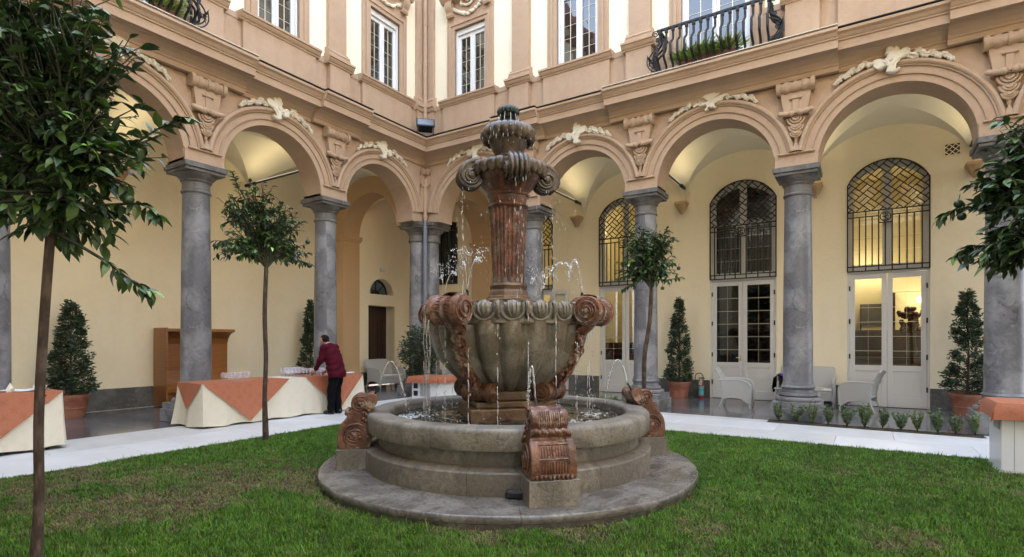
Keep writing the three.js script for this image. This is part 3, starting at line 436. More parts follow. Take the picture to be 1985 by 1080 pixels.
function cartouche(root, x, r, sg, kind, seed, xc) {
  const o = part('cartouche', root), y = SPR + r + 0.37, R = rng(seed), Z = 0.40, L = [];
  const dome = (g, cx, cy, rr, h) => { const p = g.attributes.position; for (let i = 0; i < p.count; i++) { const d = Math.hypot(p.getX(i) - cx, p.getY(i) - cy); p.setZ(i, p.getZ(i) * (1 + h * Math.max(0, 1 - d / rr)) ); } g.computeVertexNormals(); return g; };
  const out = (pts, n = 150) => new THREE.CatmullRomCurve3(pts.map(q => V(q[0], q[1], 0)), true, 'catmullrom', 0.5).getPoints(n).slice(0, n).map(q => [q.x, q.y]);
  const curl = (pts, r0, r1) => taper(pts.map(q => [q[0], q[1], q[2] ?? 0.09]), [r0, (r0 + r1) / 2, r1], 26, 7);
  if (kind === 'shell') {
    const rim = []; for (let k = 0; k <= 18; k++) { const a = lerp(-0.35, PI + 0.35, k / 18); rim.push([0.225 * Math.cos(a), 0.085 + 0.185 * Math.sin(a)]); } L.push(extr(out(rim, 90), 0.10, 0.035));
    for (let i = -6; i <= 6; i++) { const a = i * 0.215; L.push(taper([[Math.sin(a) * 0.03, 0.0, 0.11], [Math.sin(a) * 0.13, 0.06 + Math.cos(a) * 0.12, 0.12], [Math.sin(a) * 0.205, 0.085 + Math.cos(a) * 0.155, 0.085]], [0.010, 0.021, 0.024], 8, 6)); }
    L.push(extr(out([[-0.36, -0.07], [-0.32, 0.0], [-0.24, 0.02], [-0.17, -0.02], [0, 0.0], [0.15, 0.01], [0.22, 0.08], [0.31, 0.10], [0.37, 0.06], [0.33, 0.035], [0.27, 0.05], [0.2, -0.03], [0.10, -0.055], [0.075, -0.12], [0.12, -0.155], [0.06, -0.165], [0.03, -0.13], [0.0, -0.15], [-0.04, -0.12], [-0.08, -0.18], [-0.13, -0.17], [-0.09, -0.13], [-0.10, -0.07], [-0.22, -0.065], [-0.28, -0.03]], 130), 0.12, 0.03));
    for (const d of [-1, 1]) L.push(curl([[d * 0.22, 0.04], [d * 0.235, -0.01], [d * 0.19, -0.03], [d * 0.17, 0.01], [d * 0.2, 0.03]], 0.026, 0.014));
  } else {
    const raw = [[-50, 170], [-40, 230], [30, 280], [70, 285], [42, 240], [62, 200], [90, 222], [136, 182], [142, 140], [190, 165], [246, 140], [270, 80], [250, 30], [180, -5], [120, -30], [80, -70], [70, -110], [90, -150], [120, -130], [140, -150], [120, -190], [60, -210], [-20, -195], [-50, -160], [-30, -110], [-60, -90], [-120, -110], [-180, -90], [-220, -40], [-230, 0], [-280, -10], [-330, 0], [-320, 20], [-270, 25], [-230, 55], [-180, 75], [-120, 65], [-80, 30], [-50, 50], [-35, 100], [-70, 115], [-55, 135]];
    const pts = out(raw.map(q => [sg * q[0] / 900, q[1] / 900]), 170); if (sg < 0) pts.reverse();
    L.push(dome(extr(pts, 0.10, 0.028), sg * 0.02, 0.0, 0.32, 0.75));
    const c = (a, r0, r1) => L.push(curl(a.map(q => [sg * q[0] / 900, q[1] / 900, q[2]]), r0, r1));
    c([[250, 60, 0.10], [262, 110, 0.10], [215, 150, 0.10], [165, 120, 0.10], [170, 80, 0.11], [205, 75, 0.12]], 0.02, 0.012); c([[130, -20, 0.11], [80, -80, 0.12], [75, -150, 0.11], [115, -175, 0.10], [135, -140, 0.11]], 0.024, 0.012); c([[-20, -40, 0.14], [-90, -90, 0.11], [-170, -80, 0.11], [-215, -20, 0.10]], 0.02, 0.014); c([[-40, -50, 0.15], [-80, 10, 0.13], [-60, -40, 0.16]], 0.02, 0.012);
    c([[20, -20, 0.15], [10, 100, 0.13], [40, 190, 0.10], [50, 260, 0.08]], 0.016, 0.008); c([[10, -20, 0.15], [-25, 90, 0.12], [-25, 180, 0.09]], 0.014, 0.008); c([[40, 0, 0.15], [90, 110, 0.12], [110, 190, 0.09]], 0.014, 0.008); c([[-30, 0, 0.14], [-140, 40, 0.10], [-300, 5, 0.08]], 0.014, 0.008);
  }
  mesh('crest', L.map(g => place(g, x, y, Z - 0.06)), M.white_stucco, o);
  const lobes = []; for (let k = 0; k < 60; k++) { const a = k / 60 * 2 * PI, q = 0.72 + 0.28 * Math.abs(Math.cos(a * 2.5)) ; lobes.push([0.062 * q * Math.cos(a) * 1.25, 0.062 * q * Math.sin(a) * 0.85]); }
  const leaf = dome(extr(lobes, 0.05, 0.016), 0, 0, 0.07, 0.7), vein = taper([[-0.06, 0, 0.062], [0, 0, 0.075], [0.065, 0, 0.055]], [0.006, 0.008, 0.003], 6, 5);
  for (const d of [-1, 1]) { const g = [], N = 10;
    for (let i = 0; i < N; i++) { const f = i / N, a = d * (0.20 + f * 0.40), row = i % 3, rr = r + 0.425 + [0.0, 0.075, 0.03][row] * (1 - f * 0.4) + R() * 0.012, s = (1.2 - 0.45 * f) * (0.8 + R() * 0.35), rz = -a + (d > 0 ? 0 : PI) + (R() - 0.5) * 0.9; const px = xc + (x - xc) * 0.6 + Math.sin(a) * rr, py = SPR + Math.cos(a) * rr, pz = 0.335 + (row === 1 ? 0.0 : 0.02) + R() * 0.015; for (const q of [leaf, vein]) g.push(place(q, px, py, pz, (R() - 0.5) * 0.5, (R() - 0.5) * 0.5, rz, s)); }
    mesh('garland', g, M.white_stucco, o); }
}
function tallDoor(root, d, { B, RB, sh, S, sg }) {
  const w = d.w / 2, c = d.c, N = -3.24, dr = part('french_door', root), H = 3.2;
  mesh('door_frame', [RB(c - w, c - w + 0.05, 0.004, H, N - 0.07, N + 0.03, 0.006), RB(c + w - 0.05, c + w, 0.004, H, N - 0.07, N + 0.03, 0.006), RB(c - w, c + w, H, H + 0.045, N - 0.07, N + 0.03, 0.006)], M.doorpaint, dr);
  const st = 0.105;
  for (const e of [-1, 1]) {
    const a = e < 0 ? c - w + 0.053 : c + 0.003, b = e < 0 ? c - 0.003 : c + w - 0.053, g0 = 0.99, g1 = H - 0.13, n0 = N - 0.045, n1 = N + 0.005;
    mesh('door_leaf', [RB(a, a + st, 0.01, H - 0.005, n0, n1, 0.005), RB(b - st, b, 0.01, H - 0.005, n0, n1, 0.005), RB(a + st, b - st, g1, H - 0.005, n0, n1 - 0.001, 0.005), RB(a + st, b - st, g0 - 0.13, g0, n0, n1 - 0.001, 0.005), RB(a + st, b - st, 0.01, 0.24, n0, n1 - 0.001, 0.005), B(a + st, b - st, 0.24, g0 - 0.13, n0 + 0.012, n1 - 0.016), B(a + st, b - st, 0.24, 0.252, n1 - 0.016, n1 - 0.006), B(a + st, b - st, g0 - 0.142, g0 - 0.13, n1 - 0.016, n1 - 0.006)], M.doorpaint, dr);
    mesh('pane', [B(a + st, b - st, g0, g1, N - 0.022, N - 0.018)], M.glass, dr);
    const bars = []; for (let i = 1; i <= 5; i++) { const y = lerp(g0, g1, i / 6); bars.push(B(a + st, b - st, y - 0.0045, y + 0.0045, N - 0.017, N - 0.008)); } bars.push(B((a + b) / 2 - 0.002, (a + b) / 2 + 0.002, g0, g1, N - 0.016, N - 0.010));
    mesh('glazing_bar', bars, M.muntin, dr);
    for (let i = 0; i < 4; i++) { const y = [0.45, 1.2, 2.05, 2.85][i], x = e < 0 ? c - w + 0.05 : c + w - 0.05; mesh('hinge', [RB(x - 0.016, x + 0.016, y - 0.06, y + 0.06, N + 0.03, N + 0.055, 0.006)], M.black, dr); }
  }
  if (d.handle) mesh('handle', [tube([[S(c - 0.055), 1.12, N + 0.005], [S(c - 0.055), 1.12, N + 0.05], [S(c - 0.08), 1.12, N + 0.06], [S(c - 0.16), 1.125, N + 0.06]], 0.011, 12), RB(c - 0.078, c - 0.032, 1.03, 1.2, N + 0.004, N + 0.012, 0.003)], M.gold, dr);
  // window over the door
  const rise = 0.53, R = (w * w + rise * rise) / (2 * rise), cy = 5.35 + rise - R, yAt = s => cy + Math.sqrt(Math.max(0, R * R - (s - c) ** 2));
  const lw = part('transom_window', root), arcIn = dd => arcPts(c, cy, R - dd, PI / 2 + Math.asin((w - dd) / (R - dd)), PI / 2 - Math.asin((w - dd) / (R - dd)), 18);
  const fN = N - 0.10;
  mesh('frame', [sh([[c - w, 3.25], [c + w, 3.25], ...arcIn(0).reverse()], fN - 0.03, fN + 0.03, [-1, 1].map(e => { const a = e < 0 ? c - w + 0.13 : c + 0.09, b = e < 0 ? c - 0.09 : c + w - 0.13, top = []; for (let i = 0; i <= 10; i++) { const s = lerp(b, a, i / 10); top.push([s, yAt(s) - 0.16]); } return [[a, 3.42], [b, 3.42], ...top]; }))], M.doorpaint, lw);
  mesh('pane', [sh([[c - w + 0.02, 3.27], [c + w - 0.02, 3.27], ...arcIn(0.02).reverse()], fN - 0.003, fN + 0.003)], M.glass, lw);
  const gb = []; for (const e of [-1, 1]) { const m = c + e * (w - 0.04) / 2; for (const y of [3.75, 4.08, 4.41, 4.74]) gb.push(B(m - 0.32, m + 0.32, y - 0.004, y + 0.004, fN + 0.004, fN + 0.010)); } mesh('glazing_bar', gb, M.muntin, lw);
  if (d.shutter) mesh('shutter', [-1, 1].flatMap(e => { const a = e < 0 ? c - w + 0.13 : c + 0.09, b = e < 0 ? c - 0.09 : c + w - 0.13, q = []; for (let y = 3.4; y < 5.3; y += 0.075) { const g = bx(-(b - a) / 2, (b - a) / 2, -0.035, 0.035, -0.005, 0.005); g.rotateX(0.5); q.push(g.translate(S((a + b) / 2), y, fN - 0.09)); } return q; }), mat({ roughness: 0.6, color: C(0.10, 0.095, 0.085) }), lw);
  // iron grille
  const gr = part('iron_grille', root), gn = -3.145, t = 0.014, W = d.w, X = f => c - w + f * W;
  const bars = [[0.004, 3.25, 5.35], [0.996, 3.25, 5.35], [0.075, 3.25, 4.68], [0.235, 3.25, 4.68], [0.395, 3.25, 4.68], [0.56, 3.25, 4.68], [0.735, 3.25, 4.68], [0.91, 3.25, 4.68], [0.155, 3.36, 4.55], [0.315, 3.36, 4.55], [0.4775, 3.36, 4.38], [0.645, 3.36, 4.55], [0.82, 3.36, 4.55]];
  for (const [f, a, b] of bars) mesh('vertical_bar', [B(X(f) - t, X(f) + t, a, b, gn - t, gn + t)], M.grilleiron, gr);
  for (const [y, f0, f1] of [[3.25, 0, 1], [3.36, 0, 1], [4.68, 0, 1], [4.55, 0, 0.395], [4.55, 0.56, 1], [4.38, 0.395, 0.56]]) mesh('cross_bar', [B(X(f0), X(f1), y - t, y + t, gn - t * 0.8, gn + t * 1.3)], M.grilleiron, gr);
  mesh('arch_bar', [sh([...arcIn(0), ...arcIn(0.026).reverse()], gn - 0.014, gn + 0.016)], M.grilleiron, gr);
  mesh('medallion', [(() => { const q = new THREE.TorusGeometry(0.105, 0.011, 6, 24); return q.translate(S(X(0.4775)), 4.52, gn); })(), tube([[S(X(0.4775) - 0.06), 4.6, gn], [S(X(0.4775) + 0.05), 4.57, gn], [S(X(0.4775) - 0.02), 4.5, gn], [S(X(0.4775) + 0.06), 4.46, gn], [S(X(0.4775) - 0.05), 4.43, gn]], 0.01, 24), B(X(0.4775) - 0.06, X(0.4775) + 0.06, 4.515, 4.53, gn - 0.008, gn + 0.012), B(X(0.4775) - 0.008, X(0.4775) + 0.008, 4.43, 4.61, gn - 0.007, gn + 0.011)], M.grilleiron, gr);
  const lat = [], inside = (s, y) => y > 4.68 && Math.abs(s - c) < w - 0.01 && y < yAt(s) - 0.01, A = 0.225, th = 0.0115;
  const seg = (p, q) => { let t0 = -1, t1 = -1; for (let i = 0; i <= 40; i++) { const f = i / 40; if (inside(lerp(p[0], q[0], f), lerp(p[1], q[1], f))) { if (t0 < 0) t0 = f; t1 = f; } } if (t1 - t0 < 0.06) return; const a = [lerp(p[0], q[0], t0), lerp(p[1], q[1], t0)], b = [lerp(p[0], q[0], t1), lerp(p[1], q[1], t1)], L = Math.hypot(b[0] - a[0], b[1] - a[1]); const g = bx(-L / 2, L / 2, -th, th, -th, th); g.rotateZ(sg * Math.atan2(b[1] - a[1], b[0] - a[0])); lat.push(g.translate(S((a[0] + b[0]) / 2), (a[1] + b[1]) / 2, gn)); };
  const rot = (u, v) => [c + (u - v) * 0.7071, 4.68 + (u + v) * 0.7071 * 0.92];
  for (let i = -6; i < 10; i++) for (let j = -6; j < 10; j++) for (let k = 0; k < 3; k++) { const f = k / 2; if ((i + j) & 1) seg(rot(i * A, (j + f) * A), rot((i + 1) * A, (j + f) * A)); else seg(rot((i + f) * A, j * A), rot((i + f) * A, (j + 1) * A)); }
  mesh('lattice', lat, M.grilleiron, gr);
}
const wingR = wing(1, [0.3, 3.86, 6.91, 10.09, 13.25, 16.4], {
  label: 'peach and cream arcaded wing on the right with iron-grilled French doors',
  windows: [{ c: 1.915, w: 1.07 }, { c: 5.24, w: 1.12 }, { c: 8.52, w: 1.42, door: 1 }, { c: 11.7, w: 1.1 }],
  pilasters: [3.63, 6.87, 10.2, 13.3], forward: [[3.1, 4.44], [6.2, 10.82, 1], [12.44, 14.1]],
  doors: [{ c: -1.75, w: 1.05, kind: 'window', y0: 3.64, y1: 5.75 }, { c: 1.9, w: 1.62, kind: 'tall' }, { c: 5.16, w: 1.64, kind: 'tall', lit: 1 }, { c: 8.47, w: 1.66, kind: 'tall', handle: 1, shutter: 1 }, { c: 11.675, w: 1.61, kind: 'tall', lit: 1 }],
  corbels: [3.64, 6.9, 10.2, 13.25], rods: [3.75, 6.97, 10.2, 13.2], trans: [-0.32, 0.44], cartShift: [0.05, -0.1, -0.02, -0.06] });
const wingL = wing(-1, [0.3, 3.61, 6.73, 9.83, 12.9, 16.4], {
  label: 'peach and cream arcaded wing on the left with a plain yellow loggia wall',
  windows: [{ c: 1.825, w: 1.09 }, { c: 5.05, w: 1.04 }, { c: 8.28, w: 1.42, door: 1 }],
  pilasters: [3.485, 6.7, 9.9], forward: [[2.9, 4.29], [5.97, 10.6, 1]],
  doors: [{ c: -1.3, w: 1.25, kind: 'plain', h: 2.8 }],
  corbels: [3.7, 6.9, 10.0], rods: [3.78, 6.9, 10.0], trans: [0.02, 0.7], cartShift: [0, 0, 0, 0] });

// ---------- details fixed to the wings ----------
{ // corner door and fanlight in the left wing's corner bay (wall x = -3.16)
  const d = part('corner_door', wingL), S = s => -s;         // local X = -s
  mesh('door_leaf', [rbx(1.3 - 0.62, 1.3 + 0.62, 0.01, 2.8, -3.62, -3.58, 0.006), ...[-1, 1].flatMap(e => [rbx(1.3 + e * 0.32 - 0.2, 1.3 + e * 0.32 + 0.2, 0.15, 0.8, -3.58, -3.56, 0.006), ...[-0.12, 0, 0.12].map(q => rbx(1.3 + e * 0.32 + q - 0.012, 1.3 + e * 0.32 + q + 0.012, 0.95, 2.3, -3.58, -3.555, 0.004))])], M.darkwood, d);
  mesh('door_reveal', [bx(0.64, 0.67, 0, 2.8, -3.62, -3.462), bx(1.93, 1.96, 0, 2.8, -3.62, -3.462), bx(0.64, 1.96, 2.8, 2.83, -3.62, -3.462)], M.yellow, d);
  const f = part('fanlight', wingL);
  mesh('pane', [(() => { const g = new THREE.CircleGeometry(0.56, 24, 0, PI); return g.translate(1.3, 3.2, -3.50); })()], phys({ roughness: 0.1, ior: 1.6, color: C(0.10, 0.17, 0.20) }), f);
  mesh('fan_bars', [...[0.25, 0.5, 0.75].map(k => { const a = k * PI; return tube([[1.3, 3.2, -3.48], [1.3 + 0.55 * Math.cos(a), 3.2 + 0.55 * Math.sin(a), -3.48]], 0.022, 2); }), (() => { const g = new THREE.TorusGeometry(0.54, 0.03, 8, 24, PI); return g.translate(1.3, 3.2, -3.48); })(), (() => { const g = new THREE.TorusGeometry(0.15, 0.05, 8, 16, PI); return g.translate(1.3, 3.2, -3.48); })(), bx(0.74, 1.86, 3.2, 3.235, -3.5, -3.46)], M.darkwood, f);
  mesh('emergency_sign', [rbx(1.2, 1.45, 4.02, 4.14, -3.16, -3.12, 0.01)], M.plasticwhite, wingL);
  // small dark window with bars in the right wing's corner bay
  const w = part('corner_window', wingR);
  mesh('pane', [bx(-2.27, -1.23, 3.65, 5.98, -3.40, -3.39)], phys({ roughness: 0.05, ior: 1.6, color: C(0.02, 0.03, 0.032) }), w);
  mesh('frame', [-2.27, -1.79, -1.29].map(x => bx(x, x + 0.06, 3.65, 5.98, -3.38, -3.33)), mat({ color: C(0.07, 0.10, 0.10) }), w);
  for (let i = 0; i <= 6; i++) mesh('vertical_bar', [bx(-2.26 + i * 0.17, -2.24 + i * 0.17, 3.66, 5.9, -3.15, -3.13)], M.grilleiron, w);
  for (const y of [3.68, 4.35, 5.6]) mesh('cross_bar', [bx(-2.27, -1.23, y, y + 0.02, -3.155, -3.128)], M.grilleiron, w);
  // vent grille, open leaf
  const v = part('wall_vent', wingR);
  mesh('vent_recess', [bx(12.74, 13.02, 5.74, 6.0, -3.159, -3.152)], M.black, v);
  mesh('vent_lattice', [bx(12.73, 12.75, 5.73, 6.01, -3.155, -3.13), bx(13.01, 13.03, 5.73, 6.01, -3.155, -3.13), bx(12.75, 13.01, 5.73, 5.75, -3.155, -3.13), bx(12.75, 13.01, 5.99, 6.01, -3.155, -3.13), ...[-0.09, -0.03, 0.03, 0.09].flatMap(k => [0.785, -0.785].map(a => { const g = bx(-0.17 + Math.abs(k) * 0.9, 0.17 - Math.abs(k) * 0.9, -0.008, 0.008, -0.005, 0.005); g.rotateZ(a); return g.translate(12.88 + k * 1.0, 5.87 + (a > 0 ? -k : k) * 0.9, -3.142 + (a > 0 ? 0.003 : -0.003)); }))], M.yellow, v);
  const ol = part('open_door_leaf', wingR);
  mesh('leaf_frame', [rbx(2.74, 2.84, 0.02, 3.2, -3.12, -3.07, 0.006), rbx(3.2, 3.3, 0.02, 3.2, -3.12, -3.07, 0.006), rbx(2.84, 3.2, 3.07, 3.2, -3.119, -3.071, 0.006), rbx(2.84, 3.2, 0.02, 1.0, -3.115, -3.075, 0.006)], M.doorpaint, ol);
  mesh('pane', [bx(2.84, 3.2, 1.0, 3.07, -3.098, -3.094)], M.glass, ol);
}
// rooms behind the French doors
{
  const rm = part('interior', wingR), z0 = -3.46, z1 = -7.6;
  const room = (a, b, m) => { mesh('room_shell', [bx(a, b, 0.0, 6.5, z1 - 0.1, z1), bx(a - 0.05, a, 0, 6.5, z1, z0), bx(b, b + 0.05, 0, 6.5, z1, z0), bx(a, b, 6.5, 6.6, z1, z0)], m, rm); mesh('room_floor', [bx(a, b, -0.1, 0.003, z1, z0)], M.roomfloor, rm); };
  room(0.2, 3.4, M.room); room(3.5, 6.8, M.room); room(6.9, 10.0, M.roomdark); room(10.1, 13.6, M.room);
  const counter = (x0, x1, z) => { mesh('bar_counter', [rbx(x0, x1, 0.005, 1.05, z, z + 0.5, 0.02), rbx(x0 - 0.05, x1 + 0.05, 1.05, 1.1, z - 0.05, z + 0.55, 0.012)], M.darkwood, rm); };
  counter(10.4, 13.4, -6.9); counter(3.7, 6.6, -6.4);
  mesh('shelf', [bx(10.5, 11.6, 1.75, 1.79, -7.58, -7.3), bx(11.1, 11.14, 1.1, 2.6, -7.58, -7.3), bx(11.9, 11.98, 0.1, 3.0, -7.55, -7.2)], M.darkwood, rm);
  mesh('sofa', [rbx(3.9, 5.6, 0.01, 0.45, -5.0, -4.3, 0.05), rbx(3.9, 5.6, 0.45, 0.95, -5.0, -4.8, 0.06)], M.roomdark, rm);
  mesh('sofa', [rbx(10.7, 12.4, 0.01, 0.45, -5.2, -4.5, 0.05), rbx(10.7, 12.4, 0.45, 0.95, -5.2, -5.0, 0.06)], M.roomdark, rm);
  mesh('wainscot', [rbx(10.12, 13.58, 0.004, 1.9, -7.595, -7.54, 0.01), rbx(3.52, 6.78, 0.004, 1.5, -7.595, -7.54, 0.01), bx(10.12, 10.16, 0.01, 1.9, -7.5, -3.6), bx(3.52, 3.56, 0.01, 1.5, -7.5, -3.6)], M.darkwood, rm);
  mesh('picture', [rbx(11.1, 11.75, 2.05, 2.7, -7.595, -7.56, 0.01), rbx(5.2, 5.9, 1.9, 2.6, -7.595, -7.56, 0.01)], M.roomdark, rm);
  { const Rb = rng(17), q = []; for (let i = 0; i < 70; i++) { const a = Rb() * 6.28, f = Rb(); const g = new THREE.IcosahedronGeometry(0.05 + Rb() * 0.05, 0); q.push(g.translate(12.35 + Math.cos(a) * f * 0.42, 1.85 + Rb() * 0.65, -6.7 + Math.sin(a) * f * 0.4)); } mesh('bouquet', q, mat({ roughness: 0.8, color: C(0.10, 0.05, 0.04) }), rm); mesh('vase', lathe([[0, 1.1], [0.1, 1.1], [0.14, 1.3], [0.08, 1.6], [0.12, 1.8]], 20).translate(12.35, 0, -6.7), M.roomdark, rm); }
  const lampGlow = new THREE.MeshStandardMaterial({ color: 0x000000, emissive: new THREE.Color(1.0, 0.82, 0.5), emissiveIntensity: 1.2 });
  const lamp = (x, y, z, pw) => { const g = new THREE.SphereGeometry(0.09, 16, 12); const o = mesh('lamp_globe', g, lampGlow, rm); o.position.set(x, y, z); const l = new THREE.PointLight(new THREE.Color(1.0, 0.82, 0.5), pw, 0, 2); l.position.set(x, y, z); l.castShadow = true; l.shadow.radius = 4; rm.add(l); };
  lamp(12.55, 2.75, -6.9, 0.8); lamp(11.3, 3.65, -6.9, 0.9); lamp(5.15, 5.25, -5.0, 1.5); lamp(2.35, 3.0, -6.5, 1.6);
}
// ---------- drainpipe, floodlight, balconies ----------
{
  const t = thing('drainpipe', 'round downpipe in the courtyard corner, peach above and grey below', 'pipe', [0.395, 0, 0.395]);
  mesh('upper_pipe', [cyl(0.058, 0.058, 6.2, 0, 7.34, 0, 18), cyl(0.055, 0.055, 1.2, 0, 5.1, 0.0, 18), ...[8.3, 9.6, 5.15, 10.8].map(y => cyl(0.07, 0.07, 0.07, 0, y, 0, 18)), ...[9.35, 8.25].map(y => cyl(0.064, 0.064, 0.16, 0, y, 0, 18))], M.peach, t);
  mesh('lower_pipe', [cyl(0.062, 0.062, 5.1, 0, 0.0, 0, 18), ...[2.95, 1.2].map(y => cyl(0.076, 0.076, 0.06, 0, y, 0, 18)), cyl(0.07, 0.07, 0.22, 0, 2.95, 0, 18)], M.pipegrey, t);
  const f = thing('floodlight', 'black rectangular floodlight on the cornice in the corner', 'floodlight', [0.70, 7.34, 0.72], PI / 4);
  const hd = part('lamp_head', f); hd.position.set(0, 0.22, 0.05); hd.rotation.x = -0.55;
  mesh('housing', [(() => { const g = extr([[-0.24, 0.15], [0.24, 0.15], [0.15, -0.1], [-0.15, -0.1]], 0.34, 0.01); g.rotateX(PI / 2); return g.translate(0, 0.1, -0.02); })(), rbx(-0.26, 0.26, 0.02, 0.34, 0.10, 0.14, 0.01)].map((g, i) => i ? g : place(rbx(-0.2, 0.2, 0.03, 0.32, -0.12, 0.10, 0.03), 0, 0, 0)), M.black, hd);
  mesh('lens', [bx(-0.225, 0.225, 0.06, 0.30, 0.1401, 0.146)], phys({ roughness: 0.15, color: C(0.10, 0.105, 0.115), ior: 1.6 }), hd);
  mesh('bracket', [rbx(-0.24, -0.21, 0.005, 0.36, -0.03, 0.03, 0.005), rbx(0.21, 0.24, 0.005, 0.36, -0.03, 0.03, 0.005), rbx(-0.24, 0.24, 0.003, 0.02, -0.06, 0.06, 0.004), tube([[-0.18, 0.3, -0.1], [-0.28, 0.12, 0], [-0.24, 0.02, 0.1]], 0.012, 12)], M.black, f);
}
function balcony(wing, sg, s0, s1, nm) {
  const S = s => sg * s, o = part('balcony_railing', wing), n = 0.80, y0 = 7.345, y1 = 8.3, prof = t => { // belly of a baluster: outward offset by height
    return t < 0.12 ? 0 : t < 0.30 ? lerp(0, 0.185, smooth(0.12, 0.30, t)) : t < 0.55 ? 0.185 : lerp(0.185, 0, smooth(0.55, 0.76, t)); };
  const N = 15;
  for (let i = 0; i <= N; i++) { const s = lerp(s0, s1, i / N), pts = []; for (let k = 0; k <= 16; k++) { const t = k / 16; pts.push([S(s), lerp(y0 + 0.01, y1 - 0.02, t), n + prof(t)]); } mesh('baluster', [taper(pts, [0.025, 0.025], 26, 6), rbx(S(s) - 0.032, S(s) + 0.032, y1 - 0.095, y1 - 0.03, n - 0.032, n + 0.032, 0.006, 1)], M.iron, o); }
  mesh('top_rail', [rbx(S(s0 - 0.06), S(s1 + 0.06), y1 - 0.03, y1 + 0.016, n - 0.03, n + 0.03, 0.006), ...[s0, s1].map(s => rbx(S(s) - 0.025, S(s) + 0.025, y1 - 0.029, y1 + 0.015, 0.25, n, 0.005))], M.iron, o);
  mesh('bottom_rail', [rbx(S(s0), S(s1), y0 + 0.035, y0 + 0.055, n - 0.012, n + 0.012, 0.004)], M.iron, o);
  for (const [s, d] of [[s0, -1], [s1, 1]]) {
    for (let k = 1; k <= 3; k++) { const nn = n - k * 0.14, pts = []; for (let q = 0; q <= 14; q++) { const t = q / 14; pts.push([S(s + d * prof(t)), lerp(y0 + 0.01, y1 - 0.02, t), nn]); } mesh('baluster', taper(pts, [0.024, 0.024], 22, 6), M.iron, o); }
    const sc = [], P = (ds, y, nn) => [S(s + d * ds), y, nn];
    sc.push(tube([P(0, 7.45, n), P(0.12, 7.5, n), P(0.22, 7.62, n), P(0.22, 7.78, n), P(0.12, 7.9, n), P(0, 8.0, n)], 0.015, 28), tube([P(0, 7.5, n), P(0.10, 7.55, n - 0.05), P(0.17, 7.68, n - 0.05), P(0.1, 7.82, n - 0.05), P(0, 7.9, n)], 0.013, 24), tube([P(0, 7.4, n), P(0.15, 7.44, n + 0.05), P(0.26, 7.6, n + 0.05), P(0.25, 7.78, n + 0.05)], 0.013, 20));
    const spiral = (cs, cy, r, t0) => { const p = []; for (let q = 0; q <= 26; q++) { const a = t0 + q * 0.42, rr = r * (1 - q / 30); p.push(P(cs + rr * Math.cos(a), cy + rr * Math.sin(a), n)); } return tube(p, 0.012, 50, 5); };
    sc.push(spiral(0.09, 8.24, 0.075, 0), spiral(0.05, 8.1, 0.05, 1), spiral(0.17, 7.68, 0.055, 2), spiral(0.1, 7.95, 0.05, 3));
    for (let q = -2; q <= 2; q++) sc.push(taper([P(0.2, 7.7, n), P(0.24, 7.7 + q * 0.03, n + q * 0.02), P(0.27, 7.7 + q * 0.06, n + q * 0.03)], [0.018, 0.014, 0.002], 6, 5));
    mesh('scrollwork', sc, M.iron, o);
  }
}
balcony(wingR, 1, 7.50, 9.66); balcony(wingL, -1, 7.20, 9.36);

